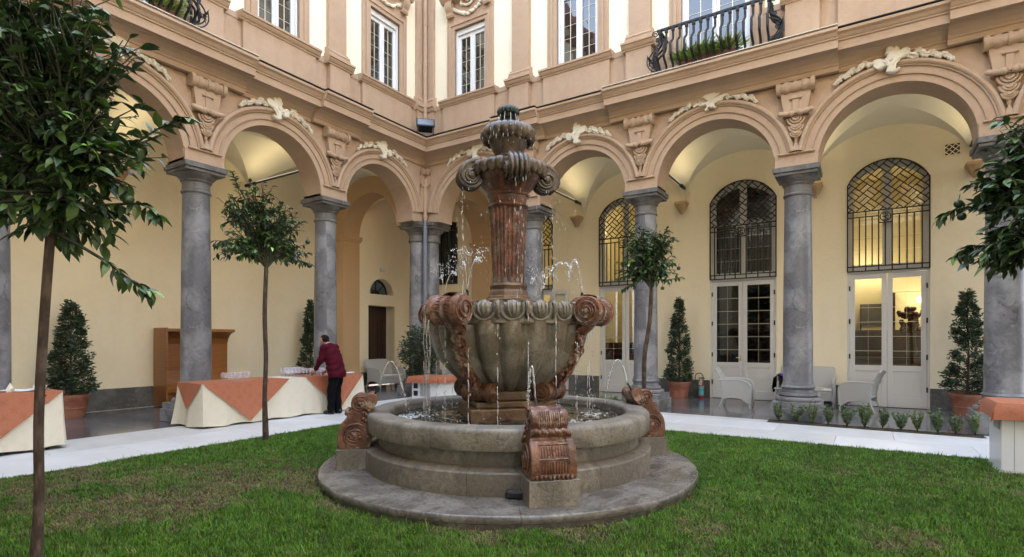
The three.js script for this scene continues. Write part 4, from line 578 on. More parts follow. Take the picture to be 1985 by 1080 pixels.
// ---------- fountain ----------
const F = thing('fountain', 'three-tiered carved stone fountain with scrolled bowls at the centre of the lawn', 'fountain', [FX, 0, FZ]);
{
  const base = part('base_step', F);
  { const N = 10; for (let i = 0; i < N; i++) { const g = lathe([[1.60, -0.12], [2.25, -0.12], [2.255, 0.02], [2.27, 0.03], [2.274, 0.05], [2.272, 0.085], [2.262, 0.096], [2.25, 0.1], [1.60, 0.112]], 14, i / N * 2 * PI + 0.0012, 2 * PI / N - 0.0024, 0.7); mesh('step_stone', g, M.wetstone, base); } }
  const wall = part('basin_wall', F);
  const ring = (pts, N, off, name, m) => { for (let i = 0; i < N; i++) mesh(name, cylUV(lathe(pts, 16, off + i / N * 2 * PI + 0.0012, 2 * PI / N - 0.0024, 0.55), 1.7), m, wall); };
  ring([[1.3, 0.08], [1.735, 0.08], [1.745, 0.11], [1.745, 0.325], [1.735, 0.338], [1.70, 0.342], [1.66, 0.36], [1.62, 0.372], [1.3, 0.372]], 8, 0.35, 'plinth_stone', M.stone);
  ring([[1.3, 0.373], [1.60, 0.373], [1.605, 0.45], [1.60, 0.53], [1.3, 0.53]], 8, 0.62, 'recess_stone', M.stone);
  ring([[1.46, 0.45], [1.60, 0.531], [1.705, 0.531], [1.722, 0.535], [1.73, 0.55], [1.732, 0.705], [1.726, 0.728], [1.712, 0.744], [1.69, 0.752], [1.50, 0.757], [1.475, 0.750], [1.458, 0.735], [1.45, 0.715], [1.45, 0.3]], 8, 0.12, 'rim_stone', M.stone);
  mesh('basin_water', grid(140, 40, (u, v) => { const a = u * 2 * PI, r = lerp(0.25, 1.452, v), x = r * Math.cos(a), z = r * Math.sin(a); const h = (fbm(x * 5 + 20, z * 5 + 20, 4096, 3, 3) - 0.5) * 0.035 + 0.006 * Math.sin(r * 46) + (vn(x * 19 + 60, z * 19 + 60, 4096, 8) - 0.5) * 0.012; return [x, 0.655 + h, z]; }, true), M.pool, F);
  mesh('basin_floor', cyl(1.46, 1.46, 0.03, 0, 0.42, 0, 40), M.darkstone, F);
  // pedestal under the bowl
  const ped = part('pedestal', F); ped.rotation.y = PI / 4;
  mesh('pedestal_block', [rbx(-0.565, 0.565, 0.44, 0.80, -0.565, 0.565, 0.02), rbx(-0.48, 0.48, 0.80, 0.875, -0.48, 0.48, 0.02), rbx(-0.40, 0.40, 0.875, 0.99, -0.40, 0.40, 0.02)], M.brownstone, ped);
  // bowl with 20 gadroons
  const prof = [[0.18, 0.93], [0.30, 0.965], [0.42, 1.0], [0.55, 1.065], [0.66, 1.145], [0.75, 1.23], [0.83, 1.33], [0.895, 1.43], [0.94, 1.54], [0.972, 1.65], [0.985, 1.74], [0.985, 1.83]];
  const pc = new THREE.CatmullRomCurve3(prof.map(p => V(p[0], p[1], 0)));
  const bowlR = h => { let b = 0; for (let i = 0; i < prof.length - 1; i++) if (h >= prof[i][1]) b = i; const [r0, h0] = prof[b], [r1, h1] = prof[b + 1]; return lerp(r0, r1, clamp((h - h0) / (h1 - h0))); };
  mesh('bowl_body', cylUV(grid(400, 48, (u, v) => { const a = u * 2 * PI, p = pc.getPoint(v), q = Math.abs(Math.sin(10 * a)), gr = Math.pow(q, 5) * 0.062 * smooth(0, 0.25, v), lob = 0.018 * (1 - q * q); const r = p.x - gr + lob * smooth(0.1, 0.4, v); return [r * Math.sin(a), p.y, r * Math.cos(a)]; }, true), 0.95), M.bowl, F);
  mesh('bowl_rim', [lathe([[0.965, 1.77], [0.985, 1.79], [0.99, 1.88], [1.0, 1.95], [1.005, 1.985], [0.99, 2.01], [0.94, 2.015], [0.90, 1.99], [0.86, 1.93], [0.5, 1.88], [0, 1.88]], 80, 0, 2 * PI, 0.6)], M.bowl, F);
  mesh('bowl_water', grid(80, 10, (u, v) => { const r = v * 0.875, a = u * 2 * PI; return [r * Math.cos(a), 1.955 + 0.006 * Math.sin(r * 40 + 3 * a), r * Math.sin(a)]; }, true), M.pool, F);
  const egg = (() => { const L = []; const e = new THREE.SphereGeometry(0.088, 18, 14); e.scale(1.0, 1.35, 0.75); L.push(e.translate(0, 1.985, 0.985)); for (const d of [-1, 0, 1]) L.push(taper([[d * 0.045, 2.085, 1.0], [d * 0.05, 2.03, 1.052], [d * 0.045, 1.95, 1.05], [d * 0.02, 1.90, 1.03]], [0.012, 0.014, 0.012, 0.006], 10, 6)); const u = []; for (let k = 0; k <= 16; k++) { const t = lerp(-0.12, 1.12, k / 16) * PI; u.push([0.118 * Math.cos(t), 1.955 - 0.105 * Math.sin(t) + (Math.sin(t) < 0 ? 0.25 * Math.sin(-t) : 0), 1.0 - 0.01 * Math.sin(t)]); } u.unshift([0.115, 2.07, 1.0]); u.push([-0.115, 2.07, 1.0]); L.push(tube(u, 0.02, 40, 7)); return merged(L); })();
  const dart = merged([taper([[0, 2.085, 0.99], [0, 2.06, 1.04], [0, 1.98, 1.045], [0, 1.9, 1.02], [0, 1.86, 0.985]], [0.022, 0.028, 0.026, 0.02, 0.008], 14, 7), taper([[-0.03, 2.08, 0.99], [-0.034, 2.02, 1.02], [-0.028, 1.93, 1.02]], [0.014, 0.014, 0.006], 8, 5), taper([[0.03, 2.08, 0.99], [0.034, 2.02, 1.02], [0.028, 1.93, 1.02]], [0.014, 0.014, 0.006], 8, 5)]);
  for (let i = 0; i < 20; i++) { if (i % 5) shared('rim_egg', egg, M.bowl, F, [0, 0.23, 0], i * PI / 10).scale.y = 0.86; shared('rim_dart', dart, M.bowl, F, [0, 0.23, 0], (i + 0.5) * PI / 10).scale.y = 0.86; }
  // volute: a barrel lying along local x, scroll discs at its ends
  const volute = (r, w, turns = 2.2, th = 0.062, bs = 0.26) => { const L = []; const hw = w / 2;
    const pr = [[0, -hw], [r * 0.96, -hw], [r, -hw + 0.012], [r, -hw + w * 0.17], [r * 0.93, -hw + w * 0.20], [r * 0.84, -hw + w * 0.3], [r * 0.80, -0.03], [r * 0.88, -0.025], [r * 0.88, 0.025], [r * 0.80, 0.03], [r * 0.84, hw - w * 0.3], [r * 0.93, hw - w * 0.20], [r, hw - w * 0.17], [r, hw - 0.012], [r * 0.96, hw], [0, hw]];
    const b = lathe(pr, 36, 0, 2 * PI, 0.5); b.rotateZ(PI / 2); L.push(b);
    for (let k = 0; k < 22; k++) { const a = k / 22 * 2 * PI; for (const s of [-1, 1]) L.push(place(taper([[s * 0.04, 0, 0], [s * (hw * 0.6), 0.004, 0]], [r * 0.055, r * 0.05], 3, 5), 0, Math.cos(a) * r * 0.83, Math.sin(a) * r * 0.83)); }
    for (const s of [-1, 1]) { const sp = []; for (let k = 0; k <= 60; k++) { const t = k / 60, a = t * turns * 2 * PI + 0.6, rr = r * (0.93 - 0.74 * t); sp.push([s * (hw + 0.006 + 0.03 * t), Math.cos(a) * rr, Math.sin(a) * rr * s]); } L.push(tube(sp, r * th, 110, 6)); const bo = new THREE.SphereGeometry(r * bs, 14, 10); bo.scale(0.7, 1, 1); L.push(bo.translate(s * (hw + 0.012), 0, 0)); const c2 = new THREE.CylinderGeometry(r * 0.5, r * 0.62, 0.02, 24); c2.rotateZ(-s * PI / 2); L.push(c2.translate(s * (hw + 0.008), 0, 0)); }
    return merged(L); };
  const headG = volute(0.166, 0.41), footG = volute(0.118, 0.40, 1.8), midG = volute(0.152, 0.22, 1.25, 0.115, 0.36);
  const rr = rng(91);
  const garl = (() => { const L = []; L.push(taper([1.86, 1.7, 1.5, 1.3, 1.12].map(h => [0, h, bowlR(h) - 0.01]), [0.075, 0.065, 0.055, 0.045, 0.035], 20, 10));
    for (let i = 0; i < 90; i++) { const t = i / 89, h = lerp(1.88, 1.08, t), w = lerp(0.075, 0.035, t); const q = leafGeo(0.09, 0.065, 0.5, 0.5); q.rotateX(PI / 2 - 0.5 + rr() * 0.6); q.rotateZ((rr() - 0.5) * 1.6); L.push(q.translate((rr() - 0.5) * 2 * w, h, bowlR(h) + 0.03 + rr() * 0.02)); const k = new THREE.IcosahedronGeometry(0.022 + rr() * 0.014, 1); L.push(k.translate((rr() - 0.5) * 2 * w, h + rr() * 0.03, bowlR(h) + 0.028 + rr() * 0.022)); } return merged(L); })();
  for (let i = 0; i < 4; i++) { const a = i * PI / 2, p = part('rim_scroll', F); p.rotation.y = a; p.position.y = -0.06;
    shared('volute', headG, M.red, p, [0, 1.985, 1.175]); shared('garland', garl, M.red, p); mesh('scroll_neck', [taper([[0, 2.07, 0.9], [0, 2.09, 1.03], [0, 2.0, 1.16], [0, 1.86, 1.09], [0, 1.76, 1.0]], [0.05, 0.09, 0.10, 0.10, 0.08], 14, 10), ...(() => { const L = []; for (let k = 0; k < 7; k++) { const q = leafGeo(0.15, 0.10, -0.3, 0.5); q.rotateY(PI + (k - 3) * 0.35); L.push(q.translate((k - 3) * 0.03, 2.14, 1.17)); } return L; })()], M.red, p);
    mesh('nozzle', taper([[0.10, 2.12, 1.0], [0.10, 2.17, 0.97], [0.10, 2.22, 0.98]], [0.014, 0.012, 0.016], 6, 8), M.black, p);
    const ft = part('foot_scroll', F); ft.rotation.y = a; shared('volute', footG, M.footstone, ft, [0, 0.985, 0.60]); mesh('scroll_stem', taper([[0, 1.07, 0.55], [0, 1.02, 0.45], [0, 0.96, 0.25]], [0.1, 0.1, 0.12], 8, 10), M.brownstone, ft); }
  // shaft
  const sh = part('shaft', F);
  mesh('shaft_base', [lathe([[0, 1.93], [0.31, 1.93], [0.31, 2.10], [0.285, 2.115], [0.275, 2.14], [0.255, 2.15], [0.245, 2.20], [0.225, 2.225], [0.235, 2.25], [0.245, 2.275], [0.23, 2.30], [0.20, 2.31]], 8, PI / 8, 2 * PI, 0.3), rbx(-0.3, 0.3, 1.95, 2.1, -0.3, 0.3, 0.015)], M.brownstone, sh);
  mesh('shaft_body', cylUV(grid(256, 60, (u, v) => { const a = u * 2 * PI, h = lerp(2.30, 3.26, v), R = lerp(0.188, 0.232, v); const oct = R / Math.cos(((a + PI / 8) % (PI / 4)) - PI / 8) * 0.97; const fl = Math.pow(Math.abs(Math.sin(12 * a)), 0.7), e = smooth(0.0, 0.05, v) * smooth(1, 0.95, v); const bump = (fbm(u * 90, v * 60, 4096, 3, 6) - 0.5) * 0.012 * (Math.floor(a / (PI / 4) + 0.5) % 2); const r = oct - 0.016 * (1 - fl) * e + bump; return [r * Math.sin(a), h, r * Math.cos(a)]; }, true), 0.21), M.shaft, sh);
  mesh('shaft_neck', [lathe([[0.22, 3.235], [0.245, 3.245], [0.26, 3.265], [0.245, 3.29], [0.235, 3.30], [0.24, 3.39], [0.258, 3.40], [0.264, 3.42], [0.25, 3.44], [0.235, 3.45]], 40)], M.shaft, sh);
  { const font = await new FontLoader().loadAsync('fonts/droid/droid_serif_regular.typeface.json'), L = [];
    [['M', -0.72], ['L', -0.27], ['X', 0.14]].forEach(([ch, o]) => { const g = new TextGeometry(ch, { font, size: 0.072, depth: 0.014, curveSegments: 4 }); g.computeBoundingBox(); g.translate(-g.boundingBox.max.x / 2, 0, 0); const a = 0.581 + o; L.push(place(g, Math.sin(a) * 0.232, 3.308, Math.cos(a) * 0.232, a)); }); mesh('carved_letters', L, M.shaft, sh); }
  const tip = []; for (let i = 0; i < 16; i++) { const a = i * PI / 8; const q = leafGeo(0.08, 0.05, 0.1, 0.2); q.rotateX(-PI / 2); tip.push(place(q, Math.sin(a) * 0.205, 2.30, Math.cos(a) * 0.205, a)); } mesh('leaf_tips', tip, M.stone, sh);
  // middle bowl
  const mb = part('middle_bowl', F); mb.position.y = -0.115;
  mesh('cup', grid(192, 26, (u, v) => { const a = u * 2 * PI, cp = [[0.235, 3.53], [0.27, 3.58], [0.335, 3.66], [0.385, 3.72], [0.40, 3.78], [0.40, 3.84]], f = v * 5, k = Math.min(4, Math.floor(f)); const r = lerp(cp[k][0], cp[k + 1][0], f - k), h = lerp(cp[k][1], cp[k + 1][1], f - k); const fl = 0.012 * Math.abs(Math.sin(12 * a)) * smooth(0.1, 0.5, v); return [(r + fl) * Math.sin(a), h, (r + fl) * Math.cos(a)]; }, true), M.shaft, mb);
  const fluted = (cp, N, amp, seed) => { const c = new THREE.CatmullRomCurve3(cp.map(q => V(q[0], q[1], 0))); return cylUV(grid(N * 10, 30, (u, v) => { const a = u * 2 * PI, p = c.getPoint(v), k = Math.floor(u * N), f = Math.abs(Math.sin(N * a / 2)), e = smooth(0.12, 0.4, v) * (v > 0.75 ? 1 + 0.6 * smooth(0.75, 0.95, v) : 1); const r = p.x + amp * (Math.pow(f, 0.6) - 0.6) * e + amp * 0.5 * (hsh(k, 3, seed) - 0.5) * e; return [r * Math.sin(a), p.y - (v > 0.7 ? amp * 1.4 * f * smooth(0.7, 0.95, v) : 0), r * Math.cos(a)]; }, true), 0.4); };
  mesh('lip', fluted([[0.05, 3.865], [0.30, 3.875], [0.40, 3.905], [0.455, 3.895], [0.485, 3.855], [0.482, 3.805], [0.455, 3.775], [0.40, 3.79]], 26, 0.036, 5), M.darkstone, mb);
  for (let i = 0; i < 4; i++) { const p = part('scroll', mb); p.rotation.y = PI / 4 + i * PI / 2; shared('volute', midG, M.darkstone, p, [0, 3.735, 0.475]);
    const L = []; for (const k of [-3, -1.1, 1.1, 3]) L.push(taper([[k * 0.028, 3.90, 0.30], [k * 0.028, 3.93, 0.40], [k * 0.028, 3.90, 0.50], [k * 0.028, 3.82, 0.60], [k * 0.028, 3.70, 0.632], [k * 0.028, 3.60, 0.56]], [0.03, 0.036, 0.034, 0.032, 0.028, 0.02], 20, 7)); mesh('scroll_strap', L, M.darkstone, p); }
  // top bowl and bronze finial
  const tb = part('top_bowl', F); tb.position.y = -0.085;
  mesh('cup', [lathe([[0.2, 3.88], [0.21, 3.93], [0.19, 3.97], [0.165, 4.0], [0.175, 4.02], [0.205, 4.08], [0.235, 4.14], [0.262, 4.22]], 48)], M.darkstone, tb);
  mesh('lip', fluted([[0.04, 4.37], [0.16, 4.375], [0.245, 4.37], [0.305, 4.335], [0.338, 4.28], [0.335, 4.225], [0.30, 4.195], [0.255, 4.20]], 22, 0.030, 9), M.darkstone, tb);
  const fin = part('finial', F); fin.position.y = -0.05;
  mesh('finial_stem', lathe([[0.07, 4.28], [0.07, 4.42], [0.11, 4.44], [0.085, 4.46], [0.085, 4.50]], 24), M.bronze, fin);
  const fl = []; for (let i = 0; i < 14; i++) { const a = i / 14 * 2 * PI, e = new THREE.SphereGeometry(0.032, 10, 8); e.scale(0.8, 1.5, 0.8); fl.push(e.translate(Math.sin(a) * 0.118, 4.525, Math.cos(a) * 0.118)); } fl.push(lathe([[0.07, 4.49], [0.12, 4.50], [0.128, 4.54], [0.11, 4.575], [0.06, 4.59], [0, 4.595]], 28)); mesh('finial_crown', fl, M.bronze, fin);
  // four S-scroll consoles on blocks round the basin
  const ox = x => x - 2.06;                            // profile in (radius - 2.06, height above block)
  const P = [[2.02, 0.0], [2.045, 0.06], [2.048, 0.15], [2.025, 0.25], [1.97, 0.33], [1.935, 0.37], [1.955, 0.395], [1.945, 0.43], [1.90, 0.425], [1.885, 0.44], [1.902, 0.50], [1.89, 0.565], [1.845, 0.612], [1.79, 0.622], [1.74, 0.605], [1.70, 0.625], [1.655, 0.635], [1.61, 0.60], [1.60, 0.55], [1.62, 0.50], [1.67, 0.44], [1.70, 0.36], [1.69, 0.25], [1.665, 0.15], [1.675, 0.05], [1.70, 0.0]].map(([r, h]) => [ox(r), h]);
  const cur = new THREE.CatmullRomCurve3(P.map(p => V(p[0], p[1], 0)), true).getPoints(110).map(p => [p.x, Math.max(0.001, p.y)]);
  const shrink = cur.map(([x, y]) => { const cx = ox(1.80), k = 0.93; return [cx + (x - cx) * k, Math.max(0.001, y * 0.985)]; });
  const consoleG = (() => { const L = []; const W = 0.40;
    for (const z of [-W / 2, W / 2 - 0.075]) L.push(extr(cur, 0.075, 0.010).translate(0, 0, z)); L.push(extr(shrink, W - 0.12).translate(0, 0, -(W - 0.12) / 2));
    for (const s of [-1, 1]) { const z = s * (W / 2 + 0.004);
      for (const [cx, cy, r, n] of [[ox(1.80), 0.515, 0.098, 2], [ox(1.855), 0.155, 0.15, 1.6]]) { const sp = []; for (let k = 0; k <= 50; k++) { const t = k / 50, a = s * 0 + 2.2 - t * n * 2 * PI, q = r * (0.95 - 0.68 * t); sp.push([cx + q * Math.cos(a), cy + q * Math.sin(a), z + s * 0.012 * t]); } L.push(tube(sp, r * 0.075, 90, 6)); const b = new THREE.SphereGeometry(r * 0.26, 12, 8); b.scale(1, 1, 0.6); L.push(b.translate(cx, cy, z + s * 0.008)); }
      const e = new THREE.TorusGeometry(0.075, 0.012, 6, 28); e.scale(1.25, 0.85, 1); L.push(e.translate(ox(1.855), 0.155, z + s * 0.01)); for (let k = 0; k < 7; k++) { const a = k / 7 * 2 * PI, d = new THREE.IcosahedronGeometry(0.026, 1); d.scale(1.2, 0.9, 0.7); L.push(d.translate(ox(1.855) + Math.cos(a) * 0.055, 0.155 + Math.sin(a) * 0.035, z + s * 0.008)); }
      for (let k = 0; k < 8; k++) { const d = new THREE.IcosahedronGeometry(0.024, 1); L.push(d.translate(ox(1.70) + (k % 3) * 0.03, 0.30 + k * 0.022, z - s * 0.006)); } }
    const outer = cur.filter(([x, y]) => x > ox(1.80) - 0.001 && y > 0.02);
    for (let k = -5; k <= 5; k++) { const z = k * 0.0245; for (const [y0, y1] of [[0.045, 0.17], [0.185, 0.30], [0.45, 0.60]]) { const pts = shrink.filter(([x, y]) => x > ox(1.83) && y > y0 && y < y1).map(([x, y]) => [x + 0.002, y, z]); if (pts.length > 2) L.push(tube(pts, k ? 0.0085 : 0.017, 12, 5)); } }
    for (const y of [0.04, 0.178, 0.308]) { const p = shrink.reduce((b, q) => q[0] > ox(1.85) && Math.abs(q[1] - y) < Math.abs(b[1] - y) ? q : b, [9, 9]); L.push(tube([[p[0] + 0.003, p[1], -0.135], [p[0] + 0.003, p[1], 0.135]], 0.011, 4, 6)); }
    for (let k = 0; k < 9; k++) { const d = new THREE.SphereGeometry(0.026, 8, 6); d.scale(0.9, 1.1, 0.7); L.push(d.translate(ox(2.035), 0.022, -0.15 + k * 0.0375)); }
    for (let k = 0; k < 10; k++) { const d = new THREE.IcosahedronGeometry(0.03, 1); L.push(d.translate(ox(1.955) - 0.01, 0.41 + (k % 2) * 0.012, -0.16 + k * 0.036)); }
    const G = merged(L), q = G.attributes.position; for (let i = 0; i < q.count; i++) q.setZ(i, q.getZ(i) * lerp(1.08, 0.86, smooth(0.30, 0.47, q.getY(i)))); return G; })();
  const cs = M.red, blockG = merged([rbx(1.5, 2.06, 0.10, 0.337, -0.24, 0.24, 0.006)]);
  for (let i = 0; i < 4; i++) { const p = part('basin_scroll', F); p.rotation.y = PI / 4 + i * PI / 2;     // local x = radius
    shared('block', blockG, M.stone, p); const c = shared('scroll', consoleG, cs, p, [2.06, 0.337, 0]);
    mesh('nozzle', taper([[1.64, 0.94, 0.06], [1.615, 0.985, 0.06], [1.585, 1.03, 0.06]], [0.014, 0.013, 0.015], 6, 8), M.black, p); }
}
// water
{
  const W = rng(303), jets = part('water_jets', F), dr = [];
  const ico = new THREE.IcosahedronGeometry(1, 1);
  const drop = (x, y, z, s, st = 1) => dr.push(place(ico, x, y, z, 0, 0, 0, [s, s * st, s]));
  const ball = (p0, v, T, n = 30) => Array.from({ length: n + 1 }, (_, i) => { const t = T * i / n; return [p0[0] + v[0] * t, p0[1] + v[1] * t - 4.9 * t * t, p0[2] + v[2] * t]; });
  const jet = (p0, v, T, r0, solid, spread = 0.02) => { const pts = ball(p0, v, T), k = Math.round(pts.length * solid); const w = pts.slice(0, Math.max(3, k)).map(p => [p[0] + (W() - 0.5) * 0.006, p[1], p[2] + (W() - 0.5) * 0.006]); mesh('jet', taper(w, Array.from({ length: 14 }, (_, i) => r0 * (0.75 + i * 0.05) * (0.6 + W() * 0.8)), 60, 7), M.water, jets); for (let i = Math.floor(pts.length * solid * 0.8); i < pts.length; i++) for (let q = 0; q < 3; q++) { const p = pts[i], f = W() * 0.5; drop(p[0] + (W() - 0.5) * spread * 2, p[1] + (W() - 0.5) * spread * 2, p[2] + (W() - 0.5) * spread * 2, 0.004 + W() * 0.008 * (1 - f), 1 + W()); } };
  for (let i = 0; i < 4; i++) { const a = PI / 4 + i * PI / 2, c = Math.cos(a), s = -Math.sin(a), n = [-s, 0, c]; // lower jets, thrown inwards
    jet([c * 1.585 + n[0] * 0.06, 1.03, s * 1.585 + n[2] * 0.06], [-c * 0.55, 2.45, -s * 0.55], 0.58, 0.009, [0.9, 0.6, 0.9, 0.7][i], 0.014); }
  for (let i = 0; i < 4; i++) { const a = i * PI / 2, lx = 0.10, lz = 0.98, x = lx * Math.cos(a) + lz * Math.sin(a), z = -lx * Math.sin(a) + lz * Math.cos(a), d = Math.hypot(x, z);
    if (i === 1) { jet([x, 2.16, z], [-x / d * 0.35, 2.75, -z / d * 0.35], 0.5, 0.009, 0.45, 0.014); jet([x, 2.16, z], [-0.75, 2.6, 0.55], 0.52, 0.007, 0.4, 0.016); }
    else { // fan-shaped sheets breaking into spray
      for (const q of [-1, 1]) { const sp = 0.28; jet([x, 2.16, z], [-x / d * 0.25 + q * sp * 0.84, 2.5 + 0.1 * q, -z / d * 0.25 - q * sp * 0.54], 0.34, 0.006, 0.85, 0.02); }
      for (let k = 0; k < 150; k++) { const sx = (W() - 0.45) * 0.42, sy = W() * 0.28; drop(x + sx * 0.84, 2.44 + sy * 0.6 + W() * 0.05, z - sx * 0.54 + (W() - 0.5) * 0.15, 0.002 + W() * 0.0045, 1.4); } } }
  // strands from the bowl rim, the scroll mouths and the upper bowls
  for (let i = 0; i < 20; i++) { const a = (i + 0.5) * PI / 10, r = 1.055, x = r * Math.sin(a), z = r * Math.cos(a); let y = 1.88; while (y > 0.67) { const L = 0.03 + W() * 0.14; if (W() < 0.8) { const e = 0.006 * (W() - 0.5); dr.push(taper([[x + e, y, z], [x + (W() - 0.5) * 0.008, y - L / 2, z], [x + (W() - 0.5) * 0.008, y - L, z]], [0.003, 0.0045 + W() * 0.002, 0.002], 5, 5)); } y -= L + W() * 0.05; if (W() < 0.5) drop(x + (W() - 0.5) * 0.05, y, z + (W() - 0.5) * 0.05, 0.003 + W() * 0.004, 2); } }
  for (const [vx, vz] of [[-0.24, 0.10], [-0.17, 0.13]]) for (const e of [0, 0.03]) { const x = vx - 0.02, z = 1.17 + vz; const pts = []; for (let k = 0; k <= 14; k++) pts.push([x + Math.sin(k * 1.1 + e * 60) * 0.014 + e, 1.98 - k * 0.09, z + 0.012 * k / 14]); mesh('strand', taper(pts, [0.010, 0.006, 0.0035, 0.005, 0.0025], 40, 6), M.water, jets); }
  for (let i = 0; i < 220; i++) { const a = W() * 2 * PI, k = W(), r = k < 0.4 ? 0.62 + (W() - 0.5) * 0.1 : k < 0.7 ? 0.31 + W() * 0.06 : 0.5 + W() * 0.5; drop(r * Math.sin(a), k < 0.4 ? lerp(2.1, 3.5, W()) : k < 0.7 ? lerp(3.95, 4.2, W()) : lerp(2.15, 3.4, W()), r * Math.cos(a), 0.0016 + W() * 0.0022, 4 + W() * 6); }
  for (let i = 0; i < 4; i++) { const a = PI / 4 + i * PI / 2; for (let k = 0; k < 40; k++) { const q = (W() - 0.5) * 0.12; drop(0.58 * Math.sin(a) + q * Math.cos(a), lerp(2.1, 3.56, W()), 0.58 * Math.cos(a) - q * Math.sin(a), 0.0018 + W() * 0.0022, 5 + W() * 7); } }
  for (let i = 0; i < 10; i++) { const a = i / 10 * 2 * PI + 0.2; dr.push(taper([[0.11 * Math.sin(a), 4.45, 0.11 * Math.cos(a)], [0.125 * Math.sin(a), 4.38, 0.125 * Math.cos(a)], [0.13 * Math.sin(a), 4.3, 0.13 * Math.cos(a)]], [0.004, 0.005, 0.003], 5, 5)); }
  for (let i = 0; i < 300; i++) { const a = W() * 2 * PI, r = Math.sqrt(W()) * 0.55 + 0.85; drop(r * Math.sin(a), 0.66 + Math.pow(W(), 3) * 0.35, r * Math.cos(a), 0.002 + W() * 0.0045, 1.3); }
  const o = mesh('water_drops', dr, M.drops, F); o.userData.kind = 'stuff';
  const fm = []; for (let i = 0; i < 260; i++) { const k = [[-0.85, 0.75], [-0.9, 0.95], [0.9, 0.35], [1.1, 0.1], [0.2, 1.15], [0.95, -0.5]][i % 6]; const g = new THREE.IcosahedronGeometry(0.006 + W() * 0.012, 0); g.scale(1.3, 0.5, 1.3); fm.push(g.translate(k[0] + (W() + W() - 1) * 0.25, 0.668, k[1] + (W() + W() - 1) * 0.25)); } const ff = mesh('foam', fm, M.foam, F); ff.userData.kind = 'stuff';
}
{ const t = thing('fountain_lamp', 'small dark lamp box on the fountain step beside the front scroll block', 'lamp', [8.49, 0.1, 8.13], 0.45);
  mesh('housing', [rbx(-0.11, 0.11, 0.012, 0.085, -0.07, 0.07, 0.02), rbx(-0.08, 0.08, 0.003, 0.02, -0.05, 0.05, 0.004)], M.black, t); mesh('lens', [rbx(-0.085, 0.085, 0.083, 0.092, -0.05, 0.05, 0.004)], phys({ roughness: 0.15, color: C(0.05, 0.05, 0.055) }), t);
  mesh('cable', tube([[0.1, 0.03, 0.0], [0.18, 0.012, -0.05], [0.16, 0.012, -0.16]], 0.008, 12), M.black, t); }
// ---------- vegetation ----------
const leafMat = (r, g, b, rough = 0.42) => mat({ roughness: rough, color: C(r, g, b) });
M.citrus = leafMat(0.046, 0.088, 0.022, 0.34); M.citrusB = leafMat(0.034, 0.066, 0.024, 0.32); M.citrusC = leafMat(0.078, 0.138, 0.028, 0.36); M.citrusNew = leafMat(0.15, 0.30, 0.04, 0.42);
M.fruit = mat({ roughness: 0.4, color: C(0.028, 0.055, 0.016), bumpMap: fineBump, bumpScale: 0.002 });
M.cone = leafMat(0.026, 0.048, 0.020, 0.5); M.bed = leafMat(0.11, 0.16, 0.075, 0.6); M.pale = leafMat(0.15, 0.20, 0.08, 0.55);
const twigM = mat({ roughness: 0.85, color: C(0.045, 0.05, 0.028) });
const SPIKE = leafGeo(1, 0.13, 0.35, 0.2);
const LG = [leafGeo(1, 0.46, 0.22, 0.35), leafGeo(1, 0.40, 0.4, 0.25), leafGeo(1, 0.50, 0.12, 0.4), leafGeo(1, 0.38, 0.55, 0.3)];
function orient(p, dir, roll, s) { const z = dir.clone().normalize(), up = Math.abs(z.y) > 0.95 ? V(1, 0, 0) : V(0, 1, 0), x = up.clone().cross(z).normalize(), y = z.clone().cross(x); const m = new THREE.Matrix4().makeBasis(x, y, z); m.multiply(new THREE.Matrix4().makeRotationZ(roll)); m.scale(V(s, s, s)); m.setPosition(p); return m; }
